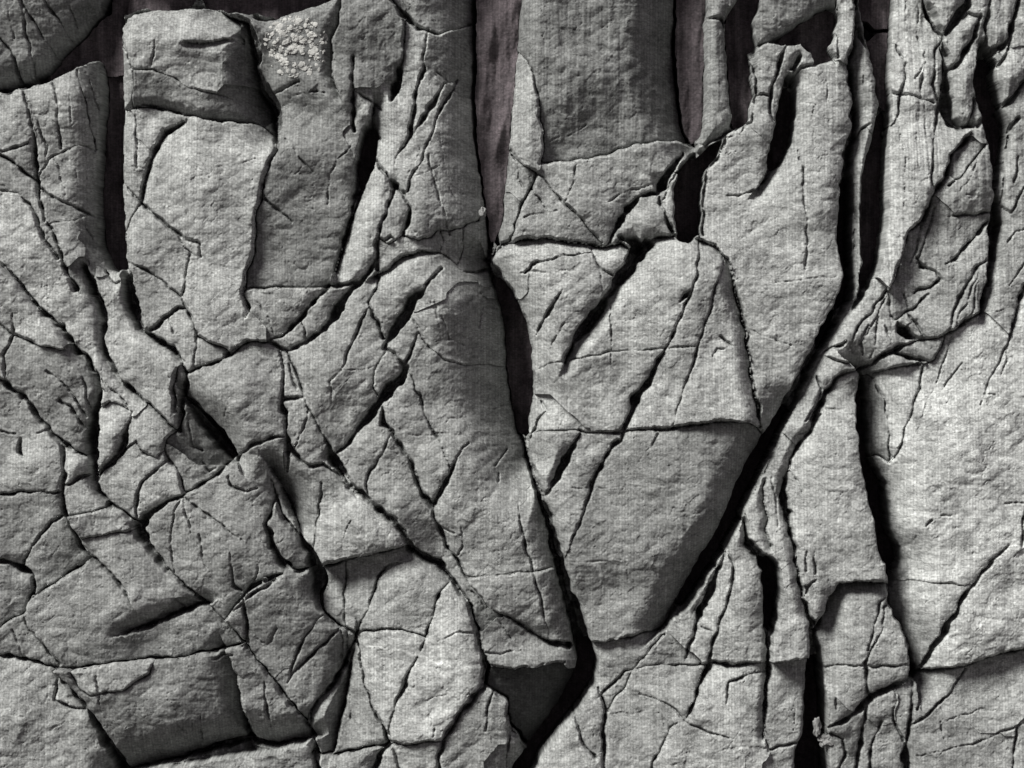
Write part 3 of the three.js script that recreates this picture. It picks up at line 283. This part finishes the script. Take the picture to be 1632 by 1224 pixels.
// ---------------------------------------------------------------- grid of the rock face: fine over the bay, coarse beyond it
function axis(a, b, lo, hi, s) {
  const v = []; for (let x = a; x <= b + 1e-6; x += s) v.push(x);
  for (let x = v[v.length - 1], k = s; x < hi; ) { k *= 1.18; x += Math.min(k, 60); v.push(x); }
  const w = []; for (let x = a, k = s; x > lo; ) { k *= 1.18; x -= Math.min(k, 60); w.unshift(x); }
  return Float64Array.from([...w, ...v]);
}
const XS = axis(-60, 1692, -1000, 2632, GRID), YS = axis(-60, 1284, -700, MIDY + EYE / STEP - 4, GRID);
const NX = XS.length, NY = YS.length, NV = NX * NY, QX = NX - 1, QY = NY - 1;
const first = (arr, v) => { let a = 0, b = arr.length; while (a < b) { const m = (a + b) >> 1; arr[m] < v ? a = m + 1 : b = m; } return a; };

const warpX = new Float32Array(NV), warpY = new Float32Array(NV), groove = new Float32Array(NV), soft = new Float32Array(NV), wall = new Float32Array(NV);
for (let j = 0, v = 0; j < NY; j++) for (let i = 0; i < NX; i++, v++) {
  const x = XS[i], y = YS[j];
  warpX[v] = 2.2 * nA(x / 40, y / 40) + 0.6 * nA(x / 14 + 50, y / 14) + 0.4 * nA(x / 5, y / 5 + 90);
  warpY[v] = 2.2 * nB(x / 40, y / 40) + 0.6 * nB(x / 14 + 50, y / 14) + 0.4 * nB(x / 5, y / 5 + 90);
}
const dist = new Float32Array(NV).fill(1e9), dist2 = new Float32Array(NV).fill(1e9), wid = new Float32Array(NV), side = new Int8Array(NV), sunny = new Float32Array(NV);
function carve(cuts, depth, sl, sr, pts) {
  sl *= 1.35; sr *= 1.35;
  const reach = Math.max(sl, sr, 26), touched = [];
  for (let s = 0; s + 1 < pts.length; s++) {
    const [x0, y0, w0] = pts[s], [x1, y1, w1] = pts[s + 1], R = Math.max(w0, w1) * 0.8 + reach + 8;
    const i0 = first(XS, Math.min(x0, x1) - R), i1 = first(XS, Math.max(x0, x1) + R), j0 = first(YS, Math.min(y0, y1) - R), j1 = first(YS, Math.max(y0, y1) + R);
    const dx = x1 - x0, dy = y1 - y0, L2 = dx * dx + dy * dy || 1;
    for (let j = j0; j < j1; j++) for (let i = i0; i < i1; i++) {
      const v = j * NX + i, px = XS[i] + warpX[v] - x0, py = YS[j] + warpY[v] - y0;
      const t = clamp((px * dx + py * dy) / L2), ex = px - t * dx, ey = py - t * dy, d = Math.sqrt(ex * ex + ey * ey);
      if (d > R) continue;
      if (dist[v] > 1e8) touched.push(v);
      const ux = XS[i] - x0, uy = YS[j] - y0, tu = clamp((ux * dx + uy * dy) / L2); dist2[v] = Math.min(dist2[v], Math.hypot(ux - tu * dx, uy - tu * dy));
      if (d >= dist[v]) continue;
      dist[v] = d; wid[v] = w0 + (w1 - w0) * t; side[v] = dx * py - dy * px > 0 ? 1 : -1; sunny[v] = d > 0.01 ? (0.8 * ex + 0.6 * ey) / d : 0;   // +1 lies to the right of the line as it runs
    }
  }
  for (const v of touched) {
    const i = v % NX, j = (v / NX) | 0, x = XS[i], y = YS[j], calm = smooth(15, 26, wid[v]), d = dist[v] * (1 - calm) + dist2[v] * calm;
    const w0 = wid[v], w = w0 * (0.78 + 0.17 * smooth(8, 20, w0)) + Math.min(0.34 * w0, 3) * nC(x / 26, y / 26) + Math.min(0.34 * w0, 2) * nD(x / 70 + 7, y / 70) + Math.min(0.2 * w0, 0.7) * (1 - calm) * nC(x / 8, y / 8), h = Math.max(0.4, w * 0.5);
    const D = depth * Math.min(110, w < 4 ? 2.4 * w * smooth(0, 3, w) : 9.6 + 4.2 * (w - 4));
    const crisp = smooth(-0.1, 0.5, sunny[v]), lip = 0.8 + Math.min(7, h * 0.22) * (1 - 0.9 * crisp), foot = h * (0.35 + (0.55 + 0.08 * crisp) * smooth(3, 10, h));   // far walls broke off clean, near ones are worn
    let q = clamp((h + lip - d) / (h + lip - foot)); q = q * q * (1.6 - 0.6 * q);
    groove[v] = Math.max(groove[v], D * q);
    const R = Math.max(side[v] > 0 ? sr : sl, 0), du = dist2[v];
    if (cuts || w0 > 5) { const Rd = clamp(w0 * 1.7, 5, 28), k = clamp(1 - (du - w0 * 0.4) / Rd); soft[v] = Math.max(soft[v], (0.08 + (0.32 - 0.2 * crisp) * smooth(4, 14, w0)) * Rd * k * k); }
    if (R) { const k = clamp(1 - (du - w0 * 0.46) / R); soft[v] = Math.max(soft[v], 1.15 * R * k * k); }
    if (cuts) wall[v] = Math.max(wall[v], h > 9 ? (d < h + 1.6 && d > h - 3.5 ? 1 : 0.004) : clamp((h + 1.6 - d) / (h + 1.6)) * 0.7 + (d < h + 1.4 ? 0.3 : 0));
    dist[v] = dist2[v] = 1e9;
  }
}
const points = (s) => s.split(' ').map((p) => p.split(',').map(Number));
for (const [cuts, depth, sl, sr, s] of JOINTS) carve(cuts, depth, sl, sr, points(s).map(([x, y, w]) => [x, y, x > 1490 && y < 240 ? w * 1.35 : w]));
// hairlines too fine to trace: short strokes along the two joint directions and the bedding
for (let k = 0; k < 950; k++) {
  let x = rnd() * 1632, y = rnd() * 1224; if (k % 3 === 0) { x = rnd() * 560; y = 430 + rnd() * 790; } if (k % 7 === 0) { x = 1350 + rnd() * 280; y = rnd() * 560; }
  let a = [0.05, 0.95, 2.15, 1.57][Math.floor(rnd() * 4)] + (rnd() - 0.5) * 0.4;
  if (x > 1340 && y < 520) a = 1.75 + (rnd() - 0.5) * 0.5;
  const n = 2 + Math.floor(rnd() * 5), p = [[x, y, 1]];
  for (let s = 0; s < n; s++) { a += (rnd() - 0.5) * 0.7; x += Math.cos(a) * 11; y += Math.sin(a) * 11; p.push([x, y, s === n - 1 ? 0.7 : 0.9 + 1.1 * rnd() * rnd()]); }
  carve(0, 0.6, 0, 0, p);
}

// ---------------------------------------------------------------- share the face out among the rocks, joints being the hardest to cross
const pieces = [];
ROCKS.forEach(([, , , list], r) => list.forEach(([lv, lean, s, pale = lean]) => pieces.push({ rock: r, lv, lean, pale, at: points(s) })));  // pale: painted lightness of a piece, following its lean unless given
const label = new Int16Array(QX * QY).fill(-1), cost = new Uint16Array(QX * QY);
const OUT = pieces.length;                                          // beyond the bay
for (let j = 0, q = 0; j < QY; j++) for (let i = 0; i < QX; i++, q++) {
  const v = j * NX + i, m = Math.max(wall[v], wall[v + 1], wall[v + NX], wall[v + NX + 1]);
  cost[q] = 1 + Math.round(m * 500);
  if (XS[i] < -58 || XS[i] > 1688 || YS[j] < -58 || YS[j] > 1280) label[q] = OUT;
}
{
  const NB = 512, buckets = Array.from({ length: NB }, () => []), best = new Float64Array(QX * QY).fill(1e12);
  let left = 0;
  pieces.forEach((p, n) => p.at.forEach(([x, y]) => {
    const i = clamp(first(XS, clamp(x, -56, 1680)), 0, QX - 1), j = clamp(first(YS, clamp(y, -56, 1272)), 0, QY - 1), q = j * QX + i;
    best[q] = 0; buckets[0].push(q, n, 0); left++;
  }));
  for (let c = 0; left > 0; c++) {
    const b = buckets[c % NB];
    for (let k = 0; k < b.length; k += 3) {
      left--;
      const q = b[k], n = b[k + 1];
      if (label[q] >= 0 || best[q] < c) continue;
      label[q] = n;
      const i = q % QX;
      for (const t of [i > 0 ? q - 1 : -1, i < QX - 1 ? q + 1 : -1, q - QX, q + QX]) {
        if (t < 0 || t >= QX * QY || label[t] >= 0) continue;
        const nc = c + cost[t];
        if (nc < best[t]) { best[t] = nc; buckets[nc % NB].push(t, n, 0); left++; }
      }
    }
    b.length = 0;
  }
}

// ---------------------------------------------------------------- smooth the seams between neighbours
const PX = new Float32Array(NV), PY = new Float32Array(NV);
for (let j = 0, v = 0; j < NY; j++) for (let i = 0; i < NX; i++, v++) { PX[v] = XS[i]; PY[v] = YS[j]; }
for (let pass = 0; pass < 3; pass++) {
  const ox = PX.slice(), oy = PY.slice();
  for (let j = 1; j < NY - 1; j++) for (let i = 1; i < NX - 1; i++) {
    const a = label[(j - 1) * QX + i - 1], b = label[(j - 1) * QX + i], c = label[j * QX + i - 1], d = label[j * QX + i];
    if (a === b && c === d && a === c) continue;
    const v = j * NX + i; let sx = 0, sy = 0, n = 0;
    const add = (u) => { sx += ox[u]; sy += oy[u]; n++; };
    if (a !== b) add(v - NX); if (c !== d) add(v + NX); if (a !== c) add(v - 1); if (b !== d) add(v + 1);
    if (n) { PX[v] = 0.35 * ox[v] + 0.65 * sx / n; PY[v] = 0.35 * oy[v] + 0.65 * sy / n; }
  }
}

// ---------------------------------------------------------------- relief and colour shared by all rocks
const grain = seeded(313);
const relief = new Float32Array(NV), floorH = new Float32Array(NV), tint = new Float32Array(NV * 3);
for (let v = 0; v < NV; v++) {
  const x = PX[v], y = PY[v];
  const out = Math.max(-60 - x, x - 1692, -60 - y, y - 1284, 0);
  const fib = Math.max(smooth(1330, 1420, x) * (1 - smooth(420, 600, y)), 0.7 * smooth(820, 860, x) * (1 - smooth(1050, 1110, x)) * (1 - smooth(190, 250, y)), 0.35 * smooth(480, 560, x) * (1 - smooth(240, 330, y)));
  let h = 10 * nA(x / 190, y / 190) + 2.2 * nB(x / 74, y / 74) + 0.6 * nC(x / 31 + 3, y / 31) + 0.22 * nD(x / 11, y / 11) + 0.24 * nA(x / 5.2, y / 5.2) + 0.30 * nB(x / 2.8, y / 2.8);
  h += 2.6 * Math.abs(nA(x / 58 + 31, y / 44)) + 0.6 * Math.abs(nB(x / 25 + 17, y / 19)) + 0.3 * Math.abs(nC(x / 10 + 3, y / 8));   // facets meeting in creases
  const ux = x + 9 * nA(x / 30, y / 30), uy = y + 9 * nB(x / 30, y / 30);            // a net of hairlines, patchy
  h -= 1.9 * smooth(0.035, 0, Math.abs(nC(ux / 95, uy / 60))) * smooth(-0.1, 0.35, nD(x / 80, y / 80)) + 1.1 * smooth(0.05, 0, Math.abs(nD(ux / 48 + 40, uy / 30))) * smooth(0.1, 0.45, nA(x / 70 + 5, y / 70));
  h += 1.1 * smooth(-0.03, 0.03, nB(ux / 70 + 13, uy / 44 + 5)) * smooth(0, 0.4, nC(x / 100 + 2, y / 100));   // shallow ledges
  for (const [sx, sy, rx, ry, ro, am] of SWELLS) { const dx = x - sx, dy = y - sy; if (Math.abs(dx) + Math.abs(dy) > 3.2 * (rx + ry)) continue; const c = Math.cos(ro), s = Math.sin(ro), a = (dx * c + dy * s) / rx, b = (dy * c - dx * s) / ry, e = a * a + b * b; if (e < 9) h += 1.9 * am * Math.exp(-e); }
  h += fib * (0.6 * nC(x / 6, y / 90) + 1.4 * nD(x / 17, y / 170));
  h += 0.25 * nC(x / 120, y / 7);                                   // bedding
  const chip = nD(x / 45 + 9, y / 38), chip2 = nA(x / 18 + 4, y / 15 + 7);   // small spalls with sharp rims
  h -= 0.8 * smooth(0.5, 0.56, chip) + 0.5 * smooth(0.62, 0.68, chip2);
  const pit = nB(x / 5 + 70, y / 5); h -= 1.6 * smooth(0.84, 0.92, pit);
  if (out > 0) h += Math.min(1, out / 300) * (60 * nA(x / 420 + 8, y / 420) + 24 * nB(x / 150, y / 150));
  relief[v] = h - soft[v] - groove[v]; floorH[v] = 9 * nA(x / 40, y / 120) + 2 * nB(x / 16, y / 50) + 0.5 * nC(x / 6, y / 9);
  let t = 1 + 0.2 * nB(x / 90, y / 70) + 0.17 * nC(x / 24, y / 20) + 0.18 * nD(x / 8, y / 7) + 0.24 * nA(x / 3.1, y / 3.1) + 0.34 * (grain() - 0.5);
  if (grain() < 0.02) t *= 0.55;
  t += fib * 0.16 * nA(x / 5, y / 140 + 5);
  t *= 1 - 0.30 * smooth(0.45, 0.8, nC(x / 50 + 20, y / 42)) * (0.5 + 0.5 * nD(x / 4, y / 4));   // dark mineral stain
  const white = Math.max(smooth(0.72, 0.9, nB(x / 13 + 30, y / 13)) * 0.5,
    0.8 * smooth(1, 0.3, Math.hypot((x - 200) / 42, (y - 1084) / 17)) * (0.6 + 0.6 * nA(x / 7, y / 7)), 0.7 * smooth(1, 0.4, Math.hypot((x - 215) / 26, (y - 1104) / 10)));
  let vein = 0;
  if (x > 580 && x < 730) vein = smooth(2.6, 0.8, Math.abs(y - (1031 + (x - 585) * 0.10 + Math.max(0, x - 640) * 0.22 + 2 * nA(x / 20, 3)))) * (1 - smooth(700, 730, x)) * (0.6 + 0.5 * nB(x / 9, y / 9));
  if (x > 250 && x < 320 && y > 190 && y < 330) vein = Math.max(vein, smooth(3, 1, Math.abs(x - (312 - Math.max(0, y - 240) * 0.5 + 2.5 * nA(5, y / 14)))) * 0.6 * (0.5 + 0.6 * nB(x / 9, y / 9)));
  t += 0.45 * clamp(white) + 0.8 * clamp(vein);
  t = Math.max(t, 0.25); tint[v * 3] = 0.36 * t; tint[v * 3 + 1] = 0.368 * t; tint[v * 3 + 2] = 0.358 * t;
}
const W3 = (x, y, h) => [(x - MIDX) * STEP, EYE + (MIDY - y) * STEP, h * STEP];

// ---------------------------------------------------------------- one closed-sided block per piece
const cells = Array.from({ length: OUT + 1 }, () => []);
for (let q = 0; q < QX * QY; q++) cells[label[q] < 0 ? OUT : label[q]].push(q);
const BACK = -230, map = new Int32Array(NV).fill(-1);
function block(n, cx, cy, lv, gx, gy, tone, back = BACK, shape = relief) {
  const pos = [], col = [], uv = [], idx = [], used = [];
  const H = (v) => lv + gx * (PX[v] - cx) + gy * (PY[v] - cy) + shape[v];
  const put = (v, h, ox = 0, oy = 0) => {
    pos.push(...W3(PX[v] + ox, PY[v] + oy, h)); uv.push((PX[v] - MIDX) * STEP, (MIDY - PY[v]) * STEP);
    col.push(tint[v * 3] * tone[0], tint[v * 3 + 1] * tone[1], tint[v * 3 + 2] * tone[2]); return pos.length / 3 - 1;
  };
  const vid = (v) => { if (map[v] < 0) { map[v] = put(v, H(v)); used.push(v); } return map[v]; };
  for (const q of cells[n]) {
    const i = q % QX, j = (q / QX) | 0, a = j * NX + i, A = vid(a), B = vid(a + 1), C = vid(a + NX), D = vid(a + NX + 1);
    if (Math.abs(relief[a] - relief[a + NX + 1]) < Math.abs(relief[a + 1] - relief[a + NX])) idx.push(A, C, D, A, D, B); else idx.push(A, C, B, B, C, D);
  }
  for (const v of used) map[v] = -1;
  for (const q of cells[n]) {                                      // the sides, leaning in a little towards the back
    const i = q % QX, j = (q / QX) | 0, a = j * NX + i;
    const edge = (u, w, nx, ny) => {
      const p = put(u, H(u)), r = put(w, H(w)), s = put(u, back, -nx * 2, -ny * 2), t = put(w, back, -nx * 2, -ny * 2);
      idx.push(p, s, r, r, s, t);
    };
    if (i > 0 && label[q - 1] !== label[q]) edge(a, a + NX, -1, 0);
    if (i < QX - 1 && label[q + 1] !== label[q]) edge(a + NX + 1, a + 1, 1, 0);
    if (j > 0 && label[q - QX] !== label[q]) edge(a + 1, a, 0, -1);
    if (j < QY - 1 && label[q + QX] !== label[q]) edge(a + NX, a + NX + 1, 0, 1);
  }
  const g = new THREE.BufferGeometry();
  g.setAttribute('position', new THREE.Float32BufferAttribute(pos, 3));
  g.setAttribute('uv', new THREE.Float32BufferAttribute(uv, 2));
  g.setAttribute('color', new THREE.Float32BufferAttribute(col, 3));
  g.setIndex(idx); g.computeVertexNormals();
  return g;
}
const taken = {};
const numbered = (n) => { const k = taken[n] = (taken[n] ?? -1) + 1; return k ? `${n}_${String(k).padStart(3, '0')}` : n; };
function mesh(name, g) { const m = new THREE.Mesh(g, rockMat); m.name = name; m.castShadow = m.receiveShadow = true; return m; }
function centre(n) { let sx = 0, sy = 0; for (const q of cells[n]) { sx += XS[q % QX]; sy += YS[(q / QX) | 0]; } const k = cells[n].length || 1; return [sx / k, sy / k]; }
const LEAN = 0.6;
const tiltOf = (x, y) => 0.12 * smooth(1100, 1400, x) - 0.22 * smooth(700, 1000, y) * (1 - smooth(400, 700, x)) - 0.18 * (1 - smooth(60, 300, y));   // how the face bends as a whole
const planes = {};
const wallParts = [];
ROCKS.forEach(([name, category, text, list], r) => {
  const mine = pieces.map((p, n) => [p, n]).filter(([p, n]) => p.rock === r && cells[n].length > 3);
  const meshes = [], lead = mine.length ? mine.reduce((a, b) => (cells[b[1]].length > cells[a[1]].length ? b : a)) : null;
  let LX = 0, LY = 0, LA = 0, LB = 0, LV = 0;                       // the plane that the pieces of one rock keep to
  if (lead) {
    [LX, LY] = centre(lead[1]);
    const k = (lead[0].lean + tiltOf(LX, LY)) * LEAN * Math.min(1, 130 / (Math.sqrt(cells[lead[1]].length) * GRID)), a = 0.785 + (rnd() - 0.5) * 0.36;
    LA = Math.cos(a) * k + (rnd() - 0.5) * 0.04; LB = Math.sin(a) * k + (rnd() - 0.5) * 0.04; LV = lead[0].lv * 0.6 + (rnd() - 0.5) * 2;
  }
  for (const [p, n] of mine) {
    const [cx, cy] = centre(n), own = n === lead[1] ? 0 : 1, da = own * ((p.lean - lead[0].lean) * LEAN * 0.45 + (rnd() - 0.5) * 0.03), db = own * ((p.lean - lead[0].lean) * LEAN * 0.45 + (rnd() - 0.5) * 0.03);
    const gx = LA + da, gy = LB + db, t = 1 + (rnd() - 0.5) * 0.08 + 0.68 * p.pale;  // light and shade painted into the tone: lit pieces lighter, turned-away ones darker
    if (name === '#') wallParts.push(block(n, cx, cy, p.lv, 0, 0, [0.34, 0.275, 0.305], BACK - 20, floorH));  // cleft floors: shade and a mauve veil painted into their colour
    else {
      const lv = LV + LA * (cx - LX) + LB * (cy - LY) + own * ((p.lv - lead[0].lv) * 0.6 + (rnd() - 0.5) * 1.6);
      planes[n] = (x, y) => lv + gx * (x - cx) + gy * (y - cy);
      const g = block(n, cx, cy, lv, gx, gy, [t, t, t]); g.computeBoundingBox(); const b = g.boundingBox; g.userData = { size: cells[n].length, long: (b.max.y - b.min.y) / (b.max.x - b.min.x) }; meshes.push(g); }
  }
  if (name === '#' || !meshes.length) { if (name !== '#') console.log('empty', name, text); return; }
  let top;
  const full = numbered(name);
  if (meshes.length === 1) top = mesh(full, meshes[0]);
  else { top = new THREE.Group(); top.name = full; const most = Math.max(...meshes.map((g) => g.userData.size));
    for (const g of meshes) { const { size, long } = g.userData; top.add(mesh(size === most ? 'main_block' : size < most * 0.15 ? 'chip' : long > 2.2 ? 'upright_strip' : long < 0.5 ? 'level_strip' : 'side_block', g)); } }
  top.userData = { label: text, category, kind: 'thing' };
  scene.add(top);
});
wallParts.push(block(OUT, MIDX, MIDY, -8, 0, 0, [0.95, 0.95, 0.95]));
{
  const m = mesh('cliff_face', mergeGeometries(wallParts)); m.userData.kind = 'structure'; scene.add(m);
  const tail = W3(MIDX, MIDY, BACK + 6)[2];
  const back = new THREE.BoxGeometry(9.2, 4.9, 0.5); const c = new Float32Array(back.attributes.position.count * 3).fill(0.16); back.setAttribute('color', new THREE.BufferAttribute(c, 3));
  back.translate(0, 2.4, tail - 0.25);
  const b = mesh('cliff_core', back); b.userData.kind = 'structure'; scene.add(b);
}
// ---------------------------------------------------------------- ground at the foot of the face
{
  const g = new THREE.PlaneGeometry(80, 80, 160, 160); g.rotateX(-Math.PI / 2);
  const p = g.attributes.position, c = new Float32Array(p.count * 3);
  for (let k = 0; k < p.count; k++) { const x = p.getX(k), z = p.getZ(k); p.setY(k, 0.03 * nA(x * 0.7, z * 0.7) + 0.02 * nB(x * 2, z * 2)); const t = 0.13 + 0.03 * nC(x * 1.3, z * 1.3); c.set([t, t * 0.97, t * 0.92], k * 3); }
  g.setAttribute('color', new THREE.BufferAttribute(c, 3)); g.computeVertexNormals();
  const m = mesh('ground', g); m.userData.kind = 'structure'; scene.add(m);
}
// ---------------------------------------------------------------- lichen crust on the shaded slab
{
  const r = seeded(99), list = [], base = new THREE.IcosahedronGeometry(1, 0);
  const H0 = (x, y) => { const i = first(XS, x), j = first(YS, y); return relief[j * NX + i] + planes[label[j * QX + i]](x, y); };
  for (let k = 0; k < 3200; k++) {
    const a = r() * 6.283, q = Math.sqrt(r()) * 1.25, x = 472 + Math.cos(a) * q * 42, y = 74 + Math.sin(a) * q * 40;
    if (nC(x / 15, y / 15) + 0.5 * nD(x / 6, y / 6) < -0.15 + 1.2 * q * q * r() || (Math.abs(x - 477) < 15 && Math.abs(y - 92) < 8)) continue;
    const s = 0.7 + 3.2 * Math.pow(r(), 4) + 0.7 * r(), g = base.clone(); g.rotateX(r() * 3); g.rotateZ(r() * 3); g.scale(s * (0.6 + 0.9 * r()), s * (0.6 + 0.9 * r()), 0.35 + 0.12 * s);
    const [X, Y, Z] = W3(x, y, 0); g.scale(STEP, STEP, STEP); g.translate(X, Y, Z + (H0(x, y) + 0.05) * STEP);
    const t = 0.50 + 0.35 * r(), c = new Float32Array(g.attributes.position.count * 3); for (let i = 0; i < c.length; i += 3) { c[i] = t; c[i + 1] = t; c[i + 2] = t * 0.95; }
    g.setAttribute('color', new THREE.BufferAttribute(c, 3)); list.push(g);
  }
  const m = mesh('lichen_crust', mergeGeometries(list));
  m.userData = { label: 'crumbly pale lichen crust on the shaded slab near the top', category: 'lichen' }; scene.add(m);
}
// ---------------------------------------------------------------- loose chips caught in the clefts
for (const [x, y, z, sx, sy, seed, text] of [
  [1303, 1160, -8, 7, 15, 1, 'small pale upright chip in the wide cleft near the bottom'],
  [769, 338, -6, 6, 8, 4, 'tiny pale chip perched at the foot of the upper dark cleft'],
  [1318, 1182, -12, 12, 10, 5, 'grey angular chip lying low in the wide bottom cleft']]) {
  const g = new THREE.IcosahedronGeometry(1, 3), p = g.attributes.position, c = new Float32Array(p.count * 3), uv = new Float32Array(p.count * 2), n3 = createNoise3D(seeded(seed * 31));
  for (let k = 0; k < p.count; k++) {
    const a = p.getX(k), b = p.getY(k), d = p.getZ(k), q = Math.max(Math.abs(a + 0.3 * b), Math.abs(b - 0.4 * d), Math.abs(d + 0.3 * a)), f = (0.9 + 0.4 * n3(a * 0.9, b * 0.9, d * 0.9) + 0.12 * n3(a * 3, b * 3, d * 3)) / (0.6 + 0.45 * q);
    p.setXYZ(k, a * f * sx * STEP, b * f * sy * STEP, d * f * sx * STEP); const t = 0.30 + 0.08 * n3(a * 6, b * 6, d * 6); c.set([t, t, t * 0.98], k * 3); uv.set([a * sx * STEP, b * sy * STEP], k * 2);
  }
  g.setAttribute('color', new THREE.BufferAttribute(c, 3)); g.setAttribute('uv', new THREE.BufferAttribute(uv, 2)); g.computeVertexNormals();
  const m = mesh(numbered('rock_chip'), g); m.position.set(...W3(x, y, z)); m.userData = { label: text, category: 'stone', kind: 'thing' }; scene.add(m);
}
renderer.render(scene, camera);
